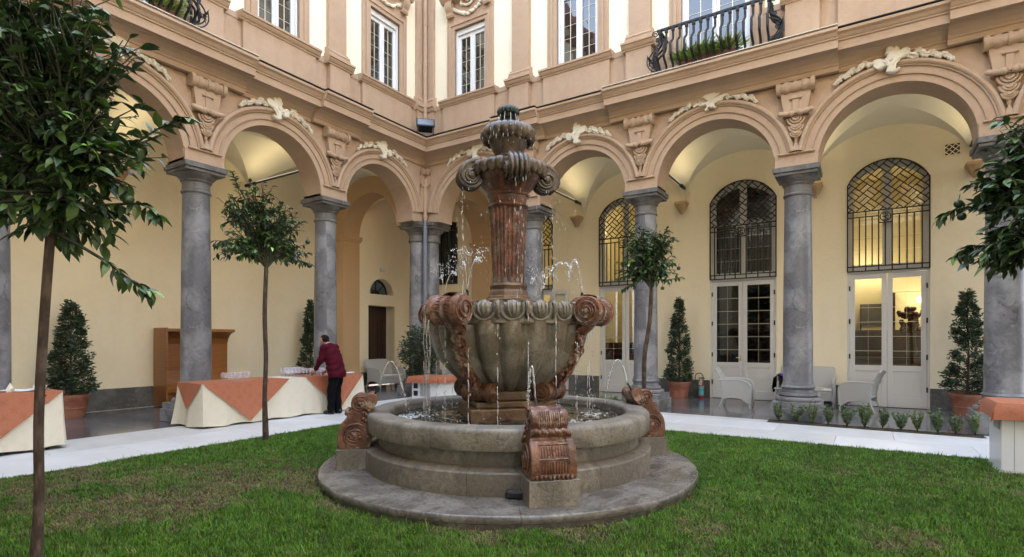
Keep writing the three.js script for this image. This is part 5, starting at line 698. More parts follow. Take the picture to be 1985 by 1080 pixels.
// citrus tree: trunk line, crown given by ellipsoid blobs [x, y, z, rx, ry, rz, twigs]; individual leaves for near trees
function citrus(root, trunk, r0, r1, blobs, leafLen, seed, nInd, fruits, extra = [], density = 1) {
  const R = rng(seed), top = V(...trunk[trunk.length - 1]);
  const knots = []; for (let i = 0; i < 9; i++) { const t = 0.15 + i * 0.1, c = new THREE.CatmullRomCurve3(trunk.map(p => V(...p))).getPoint(t), a = R() * 6.28; knots.push(taper([c, c.clone().add(V(Math.cos(a) * r0 * 1.15, 0.01, Math.sin(a) * r0 * 1.15))], [r0 * 0.5, r0 * 0.22], 3, 6)); }
  mesh('soil_ring', (() => { const g = new THREE.SphereGeometry(0.16, 18, 8, 0, 2 * PI, 0, PI / 2); g.scale(1, 0.16, 1); return g.translate(trunk[0][0], -0.03, trunk[0][2]); })(), M.soil, root);
  mesh('trunk', [taper(trunk, [r0 * 1.45, r0, r0 * 0.97, (r0 + r1) / 2, r1], 40, 12), ...knots], M.bark, root);
  const br = [], leaves = [], fr = [];
  for (const b of blobs) {
    const c = V(b[0], b[1], b[2]);
    for (let i = 0; i < b[6]; i++) {
      let d; do { d = V(R() * 2 - 1, R() * 2 - 1, R() * 2 - 1); } while (d.length() > 1 || d.length() < 0.15); d.normalize().multiplyScalar(Math.pow(R(), 0.45));
      const e = c.clone().add(V(d.x * b[3], d.y * b[4], d.z * b[5]));
      const hub = top.clone().lerp(c, 0.25 + R() * 0.6).add(V((R() - 0.5) * 0.15, (R() - 0.5) * 0.12, (R() - 0.5) * 0.15)), out = e.clone().sub(hub), L = out.length();
      const mid = hub.clone().lerp(e, 0.5).add(V((R() - 0.5) * 0.1, 0.06, (R() - 0.5) * 0.1));
      br.push(taper([hub, mid, e], [0.009, 0.006, 0.0028], 7, 5));
      if (R() < 0.35) br.push(taper([top.clone().add(V(0, -0.1, 0)), top.clone().lerp(hub, 0.6).add(V(0, 0.05, 0)), hub], [r1 * 0.5, 0.02, 0.01], 8, 6));
      const tw = new THREE.CatmullRomCurve3([hub, mid, e]), n = Math.round((5 + R() * 5) * density), fresh = R() < 0.05;
      for (let k = 0; k < n; k++) { const t = 1 - Math.pow(R(), 1.4) * 0.8, p = tw.getPoint(t), a = R() * 6.28, dir = out.clone().normalize().multiplyScalar(0.7).add(V(Math.cos(a), 0.1 - R() * 1.35, Math.sin(a)).multiplyScalar(0.85)); leaves.push([p, dir, (R() - 0.5) * 1.2, leafLen * (0.65 + R() * 0.6), fresh && t > 0.8 ? 3 : Math.floor(R() * 3)]); }
    }
  }
  for (const x of extra) { const pts = x.map(p => V(...p)), tw = new THREE.CatmullRomCurve3(pts); br.push(taper(pts, [0.012, 0.008, 0.004], 16, 6)); const n = Math.round(tw.getLength() / leafLen * 5); for (let k = 0; k < n; k++) { const t = lerp(0.25, 1, k / n) , p = tw.getPoint(t), d = tw.getTangent(t), a = k * 2.4 + R(), dir = d.clone().multiplyScalar(0.8).add(V(Math.cos(a), 0.2 - R() * 0.9, Math.sin(a)).multiplyScalar(0.8)); leaves.push([p, dir, (R() - 0.5), leafLen * (0.7 + R() * 0.5), t > 0.9 && R() < 0.4 ? 3 : Math.floor(R() * 3)]); } }
  mesh('branches', br, twigM, root);
  const ms = [M.citrus, M.citrusB, M.citrusC, M.citrusNew], cam = camera.position;
  leaves.sort((a, b) => a[0].distanceTo(cam) - b[0].distanceTo(cam));
  const rest = [[], [], [], []];
  leaves.forEach((l, i) => { const m = orient(...l); if (i < nInd) { const o = new THREE.Mesh(LG[i % 4], ms[l[4]]); o.name = 'leaf'; o.castShadow = o.receiveShadow = true; o.applyMatrix4(m); root.add(o); } else rest[l[4]].push(m); });
  const all = [], cols = []; const cc = [[0.048, 0.092, 0.026], [0.036, 0.072, 0.030], [0.080, 0.145, 0.036], [0.16, 0.32, 0.045]];
  rest.forEach((q, k) => q.forEach(m => { all.push(m); const f = 0.7 + R() * 0.6; cols.push(C(...cc[k].map(v => v * f))); }));
  const q = all.map((m, i) => i % 2), sel = k => i => q[i] === k;
  for (const k of [0, 1]) { const mm = all.filter((_, i) => q[i] === k), cl = cols.filter((_, i) => q[i] === k); if (mm.length) instanced('crown', LG[k], M.leafWhite ??= mat({ roughness: 0.38, color: C(1, 1, 1) }), mm, cl, root); }
  for (const f of fruits) { const g = new THREE.SphereGeometry(f[3], 18, 14), o = mesh('fruit', g, M.fruit, root); o.position.set(f[0], f[1], f[2]); const st = mesh('fruit_stalk', taper([[f[0], f[1] + f[3] * 0.9, f[2]], [f[0] + 0.01, f[1] + f[3] + 0.05, f[2]]], [0.004, 0.003], 3, 5), twigM, root); }
}
{
  // near left tree, trunk cut by the bottom of the frame
  const t = thing('citrus_tree', 'nearest citrus tree at the far left with a dark bushy crown and thin leaning trunk', 'tree');
  citrus(t, [[6.70, -0.05, 11.20], [6.70, 0.5, 11.17], [6.735, 1.1, 11.18], [6.73, 1.75, 11.15], [6.76, 2.4, 11.12]], 0.029, 0.027,
    [[6.66, 3.15, 11.15, 0.62, 0.75, 0.62, 150], [6.98, 2.85, 10.98, 0.42, 0.42, 0.42, 64], [6.45, 3.5, 11.3, 0.5, 0.5, 0.5, 66], [6.80, 2.42, 11.05, 0.48, 0.28, 0.42, 62], [6.4, 2.6, 11.45, 0.4, 0.5, 0.4, 64], [6.5, 3.85, 11.2, 0.6, 0.4, 0.6, 110], [6.93, 3.5, 11.02, 0.36, 0.36, 0.36, 60]], 0.105, 41, 290,
    [[7.18, 2.52, 10.85, 0.034], [7.0, 2.9, 10.98, 0.036], [6.55, 3.25, 11.72, 0.042], [6.62, 3.1, 11.6, 0.04], [6.6, 3.0, 11.65, 0.04]],
    [[[6.85, 2.55, 11.1], [7.15, 2.85, 10.85], [7.3, 3.02, 10.7], [7.42, 3.1, 10.58]], [[6.8, 2.45, 11.1], [7.05, 2.5, 10.88], [7.2, 2.5, 10.76], [7.27, 2.42, 10.7]], [[6.8, 2.3, 11.1], [7.05, 2.1, 10.9], [7.15, 1.98, 10.8], [7.22, 1.92, 10.72]]]);
  const t2 = thing('citrus_tree', 'small round-headed citrus tree in front of the orange-draped long table', 'tree');
  citrus(t2, [[3.19, -0.05, 7.28], [3.19, 0.7, 7.30], [3.19, 1.3, 7.28], [3.19, 2.0, 7.30], [3.19, 2.85, 7.27]], 0.035, 0.032,
    [[3.19, 3.32, 7.30, 0.58, 0.46, 0.62, 92], [3.22, 3.75, 7.45, 0.42, 0.38, 0.48, 54], [3.2, 3.08, 6.85, 0.35, 0.25, 0.42, 44], [3.2, 3.0, 7.75, 0.35, 0.28, 0.42, 44], [3.2, 3.6, 7.85, 0.3, 0.38, 0.32, 40], [3.2, 3.55, 6.95, 0.3, 0.34, 0.3, 36]], 0.095, 42, 0,
    [[3.25, 2.98, 8.12, 0.038], [3.3, 2.93, 8.0, 0.036], [3.3, 3.05, 6.68, 0.04], [3.3, 2.86, 6.55, 0.038], [3.35, 3.25, 6.62, 0.038], [3.4, 3.5, 7.4, 0.038]],
    [[[3.19, 3.2, 7.4], [3.2, 3.1, 7.9], [3.2, 3.0, 8.1]], [[3.19, 3.1, 7.1], [3.2, 2.95, 6.7], [3.2, 2.9, 6.42]], [[3.19, 3.3, 7.0], [3.2, 3.5, 6.75], [3.2, 3.62, 6.6]], [[3.19, 3.6, 7.5], [3.2, 3.95, 7.75], [3.2, 4.15, 7.85]]]);
  const t3 = thing('citrus_tree', 'small citrus tree standing before the second grey column of the right arcade', 'tree');
  citrus(t3, [[7.90, -0.05, 2.97], [7.91, 0.7, 2.97], [7.93, 1.3, 3.0], [8.02, 1.9, 3.0], [8.06, 2.6, 3.0]], 0.040, 0.035,
    [[7.98, 3.15, 3.0, 0.48, 0.44, 0.48, 92], [7.70, 2.85, 3.05, 0.36, 0.3, 0.36, 48], [8.18, 3.35, 2.95, 0.33, 0.34, 0.33, 50], [8.22, 2.85, 2.95, 0.32, 0.28, 0.32, 40], [7.78, 3.48, 3.0, 0.3, 0.3, 0.3, 36]], 0.09, 43, 0,
    [[8.55, 2.83, 3.05, 0.034], [8.27, 2.5, 3.05, 0.032]],
    [[[8.06, 2.7, 3.0], [8.3, 2.65, 3.0], [8.6, 2.68, 3.0]], [[8.0, 2.75, 3.0], [7.7, 2.6, 3.05], [7.52, 2.5, 3.05]], [[8.0, 2.75, 3.0], [7.6, 2.75, 3.0], [7.38, 2.72, 3.0]]]);
  const t4 = thing('citrus_tree', 'near citrus tree at the right edge whose branches with green fruit reach into view', 'tree');
  citrus(t4, [[12.75, -0.05, 6.95], [12.74, 0.8, 6.93], [12.72, 1.5, 6.92], [12.7, 2.2, 6.9]], 0.05, 0.042,
    [[12.45, 2.75, 6.6, 0.42, 0.45, 0.42, 95], [12.25, 2.35, 6.4, 0.30, 0.26, 0.30, 52], [12.2, 2.9, 6.35, 0.3, 0.28, 0.3, 46], [12.8, 3.0, 7.0, 0.5, 0.5, 0.5, 60], [12.32, 2.95, 6.4, 0.30, 0.42, 0.30, 90], [12.38, 3.32, 6.42, 0.26, 0.2, 0.26, 46]], 0.102, 44, 285,
    [[11.95, 2.82, 6.2, 0.038], [11.97, 2.70, 6.22, 0.036], [12.1, 2.74, 6.3, 0.036], [12.12, 2.62, 6.5, 0.034], [12.28, 2.35, 6.62, 0.036], [12.05, 2.36, 6.22, 0.036], [11.99, 2.33, 6.2, 0.034], [12.02, 2.30, 6.26, 0.034]],
    [[[12.5, 2.6, 6.65], [12.15, 2.72, 6.35], [11.95, 2.78, 6.18], [11.82, 2.72, 6.08]], [[12.5, 2.5, 6.65], [12.2, 2.4, 6.4], [12.02, 2.42, 6.25], [11.92, 2.35, 6.15]], [[12.5, 2.5, 6.65], [12.35, 2.3, 6.5], [12.22, 2.18, 6.42]]]);
}
// potted shrubs
function pot(root, r, h) { const pr = [[0, 0.0], [r * 0.68, 0.0], [r * 0.70, 0.03], [r * 0.78, h * 0.35], [r * 0.80, h * 0.36], [r * 0.82, h * 0.40], [r * 0.80, h * 0.43], [r * 0.88, h * 0.74], [r * 0.91, h * 0.75], [r * 0.92, h * 0.80], [r * 0.95, h * 0.84], [r * 1.0, h * 0.92], [r, h], [r * 0.9, h], [r * 0.86, h * 0.9], [0, h * 0.9]];
  mesh('pot', lathe(pr, 40, 0, 2 * PI, 0.5), M.terracotta, root); mesh('soil', cyl(r * 0.87, r * 0.87, 0.02, 0, h * 0.88, 0, 24), M.soil, root); }
function coneShrub(label, pos, H, R0, ph, pr, seed, prof, leaf = 0.075, n = 5200, spread = 0.05) {
  const t = thing('potted_shrub', label, 'potted plant', pos); pot(t, pr, ph); const R = rng(seed), ms = [], cs = [], tw = [];
  mesh('stem', taper([[0, ph * 0.8, 0], [0.02, ph + H * 0.3, 0.01], [0.0, ph + H * 0.92, 0]], [0.028, 0.02, 0.006], 14, 7), M.bark, t);
  const lean = R() * 6.28;
  for (let i = 0; i < 190; i++) { const v = Math.pow(R(), 1.15), a = R() * 6.28, y = ph + 0.03 + v * (H - 0.05), rr = prof(v) * R0 * (0.82 + R() * 0.32), e = V(Math.cos(a) * rr, y + 0.05, Math.sin(a) * rr), b = V(0, y - 0.12 < ph ? ph : y - 0.12, 0); tw.push(taper([b, b.clone().lerp(e, 0.5).add(V(0, 0.03, 0)), e], [0.006, 0.004, 0.002], 4, 4));
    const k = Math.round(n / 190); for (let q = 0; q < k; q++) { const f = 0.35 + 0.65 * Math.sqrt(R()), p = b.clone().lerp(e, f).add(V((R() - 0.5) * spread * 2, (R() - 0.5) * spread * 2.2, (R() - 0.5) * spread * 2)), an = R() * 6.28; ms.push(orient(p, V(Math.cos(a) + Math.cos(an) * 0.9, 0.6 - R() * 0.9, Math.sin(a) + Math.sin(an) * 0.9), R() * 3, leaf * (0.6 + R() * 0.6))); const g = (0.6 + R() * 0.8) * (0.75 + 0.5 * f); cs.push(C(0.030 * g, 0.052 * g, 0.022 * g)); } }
  mesh('twigs', tw, twigM, t); instanced('foliage', LG[1], M.leafWhite, ms, cs, t); return t; }
const coneP = v => Math.pow(1 - v, 0.62) * 0.98 + 0.06 * Math.sin(v * 19) * (1 - v);
coneShrub('dark cone-shaped shrub in a terracotta pot against the wall behind the near left table', [-2.62, 0, 7.92], 1.88, 0.42, 0.47, 0.33, 61, v => coneP(v) * (v > 0.7 ? 1.25 : 1));
coneShrub('slim dark conical shrub beside the second left column behind the long table', [-2.55, 0, 2.13], 2.25, 0.42, 0.48, 0.30, 62, v => v < 0.55 ? 0.95 - v * 0.9 : 0.42 * (v < 0.62 ? 0.8 : 1) * Math.pow(1 - (v - 0.55) / 0.46, 0.6));
coneShrub('neat conical shrub in a terracotta pot between the second and third French doors', [6.94, 0, -2.62], 2.25, 0.37, 0.46, 0.32, 63, coneP, 0.07);
coneShrub('tall ragged conical shrub in a terracotta pot at the right-hand column', [13.05, 0, -2.45], 2.15, 0.40, 0.46, 0.33, 64, v => coneP(v) * (0.9 + 0.25 * Math.abs(Math.sin(v * 11))));
{ const t = coneShrub('loose leafy potted fig behind the fountain in the courtyard corner', [0.56, 0, 0.78], 1.5, 0.50, 0.42, 0.24, 65, v => 0.25 + 0.85 * Math.sin(Math.min(1, v * 1.05) * PI * 0.9), 0.10, 2300, 0.10); }
// little shrubs in the flower beds
{
  const R = rng(71), protos = [];
  const make = (label, cat, h, w, pale, grp) => { const t = thing('bed_shrub', label, cat, [0, 0, 0], 0, grp), st = [], L = []; for (let i = 0; i < 15; i++) { const a = R() * 6.28, l = h * (0.55 + R() * 0.45), o = (0.25 + R() * 0.75) * w, e = V(Math.cos(a) * o, l, Math.sin(a) * o); st.push(taper([[0, 0, 0], e.clone().multiplyScalar(0.5).add(V(0, 0.03, 0)), e], [0.005, 0.004, 0.002], 4, 4)); for (let k = 0; k < 30; k++) { const f = 0.2 + 0.8 * R(), p = e.clone().multiplyScalar(f), b = R() * 6.28; L.push(LG[k % 4].clone().applyMatrix4(orient(p, V(Math.cos(b), 0.5 + R() * 0.6, Math.sin(b)), R() * 3, 0.03 + R() * 0.03))); } } mesh('stems', st, twigM, t); mesh('foliage', L, pale ? M.pale : M.bed, t); return t; };
  const A = [make('', 'shrub', 0.42, 0.13, 0, 'young shrubs in the right-hand flower bed'), make('', 'shrub', 0.36, 0.16, 0, 'young shrubs in the right-hand flower bed'), make('', 'shrub', 0.46, 0.13, 1, 'young shrubs in the right-hand flower bed')];
  const px = [9.83, 10.13, 10.40, 10.66, 10.96, 11.23, 11.50, 11.77, 12.0, 12.28, 12.52, 12.78], ord = ['first', 'second', 'third', 'fourth', 'fifth', 'sixth', 'seventh', 'eighth', 'ninth', 'tenth', 'eleventh', 'last'];
  px.forEach((x, i) => { const s = A[i % 3], lab = `${ord[i]} young grey-green shrub from the left in the right-hand flower bed`, z = 0.70 + 0.03 * Math.sin(i * 5); let o; if (i < 3) { o = s; s.userData.label = lab; s.position.set(x, 0.005, z); } else o = copyOf(s, lab, [x, 0.005, z], R() * 6, 'young shrubs in the right-hand flower bed'); o.rotation.y = R() * 6; const k = 0.85 + R() * 0.3; o.scale.set(k * (0.9 + R() * 0.2), k, k); });
  const B = make('first low green plant from the left in the bed behind the fountain', 'plant', 0.26, 0.16, 1, 'low plants in the bed behind the fountain'); B.position.set(5.15, 0.005, 0.7);
  [5.45, 5.75, 6.05, 6.35, 6.65, 6.9].forEach((x, i) => { const o = copyOf(B, `${['second', 'third', 'fourth', 'fifth', 'sixth', 'last'][i]} low green plant from the left in the bed behind the fountain`, [x, 0.005, 0.68 + R() * 0.06], R() * 6, 'low plants in the bed behind the fountain'); o.scale.setScalar(0.75 + R() * 0.6); });
}
// planters on the balconies
{
  const R = rng(81);
  const box = (label, pos, turn, len) => { const t = thing('flower_box', label, 'planter', pos, turn, 'planters on the balconies'); mesh('trough', [rbx(-len / 2, len / 2, 0.004, 0.17, -0.09, 0.09, 0.012), rbx(-len / 2 - 0.012, len / 2 + 0.012, 0.15, 0.18, -0.1, 0.1, 0.008)], mat({ roughness: 0.6, color: C(0.20, 0.055, 0.035) }), t);
    const ms = [], cs = []; for (let i = 0; i < len * 760; i++) { const x = (R() - 0.5) * len, a = R() * 6.28, up = 0.3 + R(), o = R() * 0.13; ms.push(orient(V(x + Math.cos(a) * o * 0.6, 0.17 + R() * 0.15, Math.sin(a) * o), V(Math.cos(a), up - 0.15, Math.sin(a)), R() * 3, 0.16 + R() * 0.16)); const g = 0.7 + R() * 1.0, y = R(); cs.push(C((0.15 + 0.10 * y) * g, 0.27 * g, 0.06 * g)); }
    for (let i = 0; i < 26; i++) { const x = (R() - 0.5) * len * 0.8; ms.push(orient(V(x, 0.1 - R() * 0.25, 0.12 + R() * 0.05), V((R() - 0.5), -0.9, 0.3), R() * 3, 0.08)); cs.push(C(0.09, 0.15, 0.04)); }
    instanced('foliage', SPIKE, M.leafWhite, ms, cs, t); };
  box('short terracotta trough of spiky greenery at the left of the right balcony', [8.06, 7.345, 0.66], 0, 0.36);
  box('long terracotta trough with trailing greenery on the right balcony', [8.66, 7.345, 0.66], 0, 0.72);
  box('terracotta planter with spiky greenery on the left balcony', [0.66, 7.346, 7.62], PI / 2, 0.42);
  box('second terracotta planter on the left balcony partly behind the tree', [0.66, 7.346, 8.25], PI / 2, 0.5);
}
// grass
{
  const R = rng(101), blades = (n, h, sp) => { const pos = [], idx = []; for (let i = 0; i < n; i++) { const a = R() * 6.28, r = Math.sqrt(R()) * sp, x = Math.cos(a) * r, z = Math.sin(a) * r, l = h * (0.5 + R() * 0.6), b = R() * 6.28, bend = l * (0.15 + R() * 0.75), w = 0.0022 + R() * 0.0016, cx = Math.cos(b + 1.57) * w, cz = Math.sin(b + 1.57) * w, o = pos.length / 3; pos.push(x - cx, 0, z - cz, x + cx, 0, z + cz, x + Math.cos(b) * bend * 0.35 - cx * 0.8, l * 0.62, z + Math.sin(b) * bend * 0.35 - cz * 0.8, x + Math.cos(b) * bend * 0.35 + cx * 0.8, l * 0.62, z + Math.sin(b) * bend * 0.35 + cz * 0.8, x + Math.cos(b) * bend, l * 0.92, z + Math.sin(b) * bend); idx.push(o, o + 2, o + 1, o + 1, o + 2, o + 3, o + 2, o + 4, o + 3); } const g = new THREE.BufferGeometry(); g.setAttribute('position', new THREE.Float32BufferAttribute(pos, 3)); g.setIndex(idx); g.computeVertexNormals(); return prep(g); };
  const kinds = [blades(18, 0.058, 0.045), blades(16, 0.046, 0.05), blades(9, 0.088, 0.05)], gm = mat({ roughness: 0.6, color: C(1, 1, 1) });
  const ms = [[], [], []], cs = [[], [], []], cam = camera.position;
  const add = (x, z) => {
    if (x < 2.89 || z < 2.89 || z > 11.9 || x > 13.6 || (x > 12.60 && z < 3.70) || Math.hypot(x - FX, z - FZ) < 2.285) return;
    const n = fbm(x * 0.55 + 3.1, z * 0.55 + 7.7, 4096, 4, 71), n2 = fbm(x * 2.2 + 9, z * 2.2, 4096, 4, 73);
    const near = smooth(3.0, 6.2, (x - 2.9) * 0.35 + (z - 2.9) * 0.75);
    const dry = clamp(smooth(0.45, 0.62, n * 0.62 + n2 * 0.38) * near * 1.15 + 0.5 * smooth(0.5, 0.05, Math.hypot(x - FX, z - FZ) - 2.28) * smooth(0.42, 0.6, n2) + (R() < 0.05 ? 0.4 : 0));
    const isDry = R() < dry * 0.8, k = isDry ? 1 : R() < 0.42 ? 0 : R() < 0.90 ? 1 : 2, g = (0.5 + R() * 1.0) * (0.7 + 0.6 * n2), s = (0.75 + R() * 0.55) * (1 - dry * 0.3);
    ms[k].push(new THREE.Matrix4().compose(V(x, -0.032, z), new THREE.Quaternion().setFromEuler(new THREE.Euler((R() - 0.5) * 0.3, R() * 6.28, (R() - 0.5) * 0.3)), V(1, s, 1)));
    const lush = R(), yel = R() < 0.07 ? 1 : 0; cs[k].push(yel ? C(0.16 * g, 0.185 * g, 0.045 * g) : isDry ? C(0.155 * g, 0.112 * g, 0.052 * g) : C((0.060 + lush * 0.042) * g, (0.160 + lush * 0.05) * g, 0.012 * g));
  };
  for (let i = 0; i < 105000; i++) { // denser near the lens
    const x = 2.89 + R() * 10.7, z = 2.89 + R() * 9.0, d = Math.hypot(x - cam.x, z - cam.z), rx = x - cam.x, rz = z - cam.z, depth = rx * -0.5427 + rz * -0.8399, lat = rx * 0.8399 - rz * 0.5427; if (depth < 3.2 || Math.abs(lat) > depth * 1.02 + 0.5) continue; add(x, z); }
  for (let i = 0; i < 2600; i++) { const e = R(), a = R() * 6.28; if (e < 0.5) add(2.9 + R() * 0.06, 2.9 + R() * 9); else if (e < 0.9) add(2.9 + R() * 9.6, 2.9 + R() * 0.06); else add(12.5 + R() * 0.1, 2.9 + R() * 0.85); }
  const gr = struct('grass'); gr.userData.kind = 'stuff'; tag(gr, 'lush green lawn grass with dry brown patches around the fountain', 'grass'); gr.userData.kind = 'stuff';
  ms.forEach((m, k) => instanced('blades', kinds[k], gm, m, cs[k], gr));
  const lf = thing('fallen_leaf', 'pale yellow leaf lying on the grass at the lower right', 'leaf', [11.35, 0.03, 7.9]); mesh('blade', leafGeo(0.09, 0.05, 0.1, 0.3), mat({ color: C(0.45, 0.48, 0.2) }), lf);
}
// ---------- tables, cloths and what stands on them ----------
function drape(x0, x1, z0, z1, top, hem, flare, seed, amp = 0.02) {      // skirted cloth: closed loop of skirt plus a flat top
  const R = rng(seed), per = [], N = 200, L = [x1 - x0, z1 - z0, x1 - x0, z1 - z0], tot = 2 * (L[0] + L[1]);
  const pt = u => { let s = u * tot; if (s < L[1]) return [x1, z1 - s, 1, 0]; s -= L[1]; if (s < L[0]) return [x1 - s, z0, 0, -1]; s -= L[0]; if (s < L[1]) return [x0, z0 + s, -1, 0]; s -= L[1]; return [x0 + s, z1, 0, 1]; };
  const cdist = (x, z) => Math.min(Math.hypot(x - x1, z - z1), Math.hypot(x - x0, z - z1), Math.hypot(x - x1, z - z0), Math.hypot(x - x0, z - z0));
  const sk = grid(N, 14, (u, v) => { const [x, z, nx, nz] = pt(u % 1), c = Math.exp(-cdist(x, z) * 6), w = v * v, cx = Math.sign(x - (x0 + x1) / 2), cz = Math.sign(z - (z0 + z1) / 2); const ph = (x + z) * 1.0; const o = flare * v + w * amp * (Math.sin(ph * 9 + seed + 1.3 * Math.sin(ph * 2.3)) + 0.5 * Math.sin(ph * 21 + seed * 2 + 2 * Math.sin(ph * 3.1))) + c * w * 0.015; return [x + nx * o + cx * c * w * 0.015, lerp(top, hem + 0.012 * Math.sin(ph * 9), v) - (v < 0.02 ? 0 : 0), z + nz * o + cz * c * w * 0.015]; }, true);
  const tp = grid(10, 10, (u, v) => [lerp(x0, x1, u), top + 0.001, lerp(z0, z1, v)]); return merged([toCreasedNormals(sk, 0.7), tp]); }
function tableFrame(name, label, x0, x1, z0, z1, h) { const t = thing(name, label, 'table'); mesh('tabletop', rbx(x0 + 0.02, x1 - 0.02, h - 0.035, h - 0.006, z0 + 0.02, z1 - 0.02, 0.006), M.wood, t); for (const x of [x0 + 0.12, x1 - 0.12]) for (const z of [z0 + 0.15, z1 - 0.15]) mesh('leg', rbx(x - 0.02, x + 0.02, 0.0, h - 0.035, z - 0.02, z + 0.02, 0.004), M.black, t); return t; }
tableFrame('banquet_table', 'long buffet table under cream and orange cloths at the left arcade', 0.40, 1.27, 3.55, 7.27, 0.80);
{ const o = mesh('tablecloth', drape(0.395, 1.275, 3.545, 7.275, 0.801, 0.03, 0.05, 3, 0.026), M.linen, scene); o.name = numbered('tablecloth'); tag(o, 'cream damask cloth reaching the floor round the long buffet table', 'tablecloth'); }
function overlay(label, xa, xb, top, tri, parentName = 'overlay_cloth') { // top sheet plus hanging triangles given as [[edge start], [apex], [edge end], outward]
  const L = []; L.push(prep(grid(14, 14, (u, v) => [lerp(xa[0], xb[0], u), top + 0.002 * Math.sin(u * 9) * Math.sin(v * 12) + 0.004, lerp(xa[1], xb[1], v)])));
  for (const [a, ap, b, n] of tri) L.push(prep(grid(60, 24, (u, v) => { const e = [lerp(a[0], b[0], u), lerp(a[1], b[1], u), lerp(a[2], b[2], u)], q = [lerp(e[0], ap[0], v), lerp(e[1], ap[1], v), lerp(e[2], ap[2], v)]; const h = 1 - q[1] / top, w = 0.016 + 0.062 * h + 0.045 * h * h + 0.006 * Math.sin(u * 16) * v * (1 - v) * 2 + 0.007 * smooth(0.035, 0, Math.abs(u - 0.36)) * (1 - v) + 0.007 * smooth(0.035, 0, Math.abs(u - 0.68)) * (1 - v); return [q[0] + n[0] * w, q[1] + 0.004, q[2] + n[1] * w]; })));
  const o = mesh(parentName, L.length > 1 ? mergeGeometries(L) : L[0], M.orange, scene, true); o.name = numbered(parentName); return tag(o, label, 'cloth'); }
overlay('first orange damask overlay at the left end of the long buffet table', [0.39, 7.278], [1.28, 5.55], 0.803, [[[1.28, 0.803, 7.278], [1.28, 0.06, 6.42], [1.28, 0.803, 5.52], [1, 0]], [[0.39, 0.803, 7.28], [0.86, 0.33, 7.28], [1.28, 0.803, 7.28], [0, 1]], [[0.39, 0.803, 5.6], [0.39, 0.1, 6.4], [0.39, 0.803, 7.27], [-1, 0]]]);
overlay('second orange damask overlay at the right end of the long buffet table', [0.39, 5.10], [1.28, 3.54], 0.8035, [[[1.28, 0.803, 5.13], [1.28, 0.07, 4.30], [1.28, 0.803, 3.54], [1, 0]], [[0.39, 0.803, 3.54], [0.86, 0.35, 3.54], [1.28, 0.803, 3.54], [0, -1]], [[0.39, 0.803, 5.1], [0.39, 0.1, 4.3], [0.39, 0.803, 3.6], [-1, 0]]]);
tableFrame('banquet_table', 'near buffet table under cream and orange cloths at the far left', 0.40, 1.27, 9.30, 12.9, 0.84);
{ const o = mesh('tablecloth', drape(0.395, 1.275, 9.295, 12.9, 0.841, 0.05, 0.03, 5, 0.016), M.linen, scene); o.name = numbered('tablecloth'); tag(o, 'cream damask cloth on the near table at the far left edge', 'tablecloth'); }
overlay('orange damask overlay on the near table at the far left edge', [0.39, 9.30], [1.28, 11.4], 0.843, [[[1.28, 0.843, 11.3], [1.28, 0.02, 10.3], [1.28, 0.843, 9.30], [1, 0]], [[0.39, 0.843, 9.29], [0.86, 0.45, 9.29], [1.28, 0.843, 9.29], [0, -1]]]);
{ // glasses and napkins
  const g = thing('tumbler', '', 'glass', [0, 0.808, 0], 0, 'glasses set out on the long buffet table');
  const gl = phys({ transmission: 0.9, thickness: 0, roughness: 0.06, ior: 1.5, color: C(0.97, 0.965, 0.98) });
  mesh('bowl', lathe([[0.0, 0.045], [0.022, 0.05], [0.036, 0.075], [0.040, 0.11], [0.035, 0.155], [0.033, 0.155], [0.038, 0.11], [0.034, 0.077], [0.02, 0.053], [0, 0.049]], 16), gl, g);
  mesh('foot', lathe([[0, 0.0], [0.033, 0.0], [0.033, 0.004], [0.008, 0.008], [0.006, 0.045], [0, 0.046]], 14), gl, g);
  let first = true; const R = rng(7);
  const rows = [[0.86, 6.33, 6, 2, 'left-hand cluster beside the first column', 1], [0.80, 4.98, 5, 3, 'middle cluster behind the slim tree', 1.25], [0.78, 4.32, 9, 2, 'right-hand cluster before the waiter', 1]];
  for (const [x, z, nz, nx, w, s] of rows) for (let i = 0; i < nz; i++) for (let j = 0; j < nx; j++) { const lab = `clear footed glass in the ${w}`, p = [x - j * 0.11 + (R() - 0.5) * 0.006, 0.8085, z - (i - nz / 2) * 0.092 + (R() - 0.5) * 0.006]; let o; const grp = `glasses of the ${w}`; if (first) { o = g; o.position.set(...p); o.userData.label = lab; o.userData.group = grp; first = false; } else o = copyOf(g, lab, p, 0, grp); o.scale.setScalar(s); }
  const nap = (label, pos, ry, s = 1) => { const t = thing('napkin', label, 'napkin', pos, ry); mesh('sheet', [0, 1, 2].map(k => grid(8, 6, (u, v) => [(u - 0.5) * 0.42 * s, 0.004 + k * 0.006 + 0.010 * Math.sin(u * 5 + k) * v + (u > 0.8 ? (u - 0.8) * 0.05 : 0), (v - 0.5) * 0.3 * s + k * 0.01])), M.napkin, t); };
  nap('folded white paper lying on the right end of the long table', [0.85, 0.809, 3.75], 1.2); nap('white paper sheets spread on the near left table', [0.8, 0.848, 9.62], 0.9, 1.2); nap('further white papers at the left edge of the near table', [0.85, 0.849, 10.25], 0.6, 1.3);
  for (const [i, z] of [[0, 9.78], [1, 9.48]]) { const t = thing('folded_napkin', i ? 'cream napkin folded to a point just right of the near trunk' : 'cream napkin folded to a point just left of the near trunk', 'napkin', [0.82, 0.872, z], i * 0.8); const c = new THREE.ConeGeometry(0.055, 0.11, 5, 1, true); mesh('cone', [c.translate(0, 0.055, 0), place(c, 0.06, -0.02, 0.02, 0.5, 0, -0.9)], M.linen, t); }
}
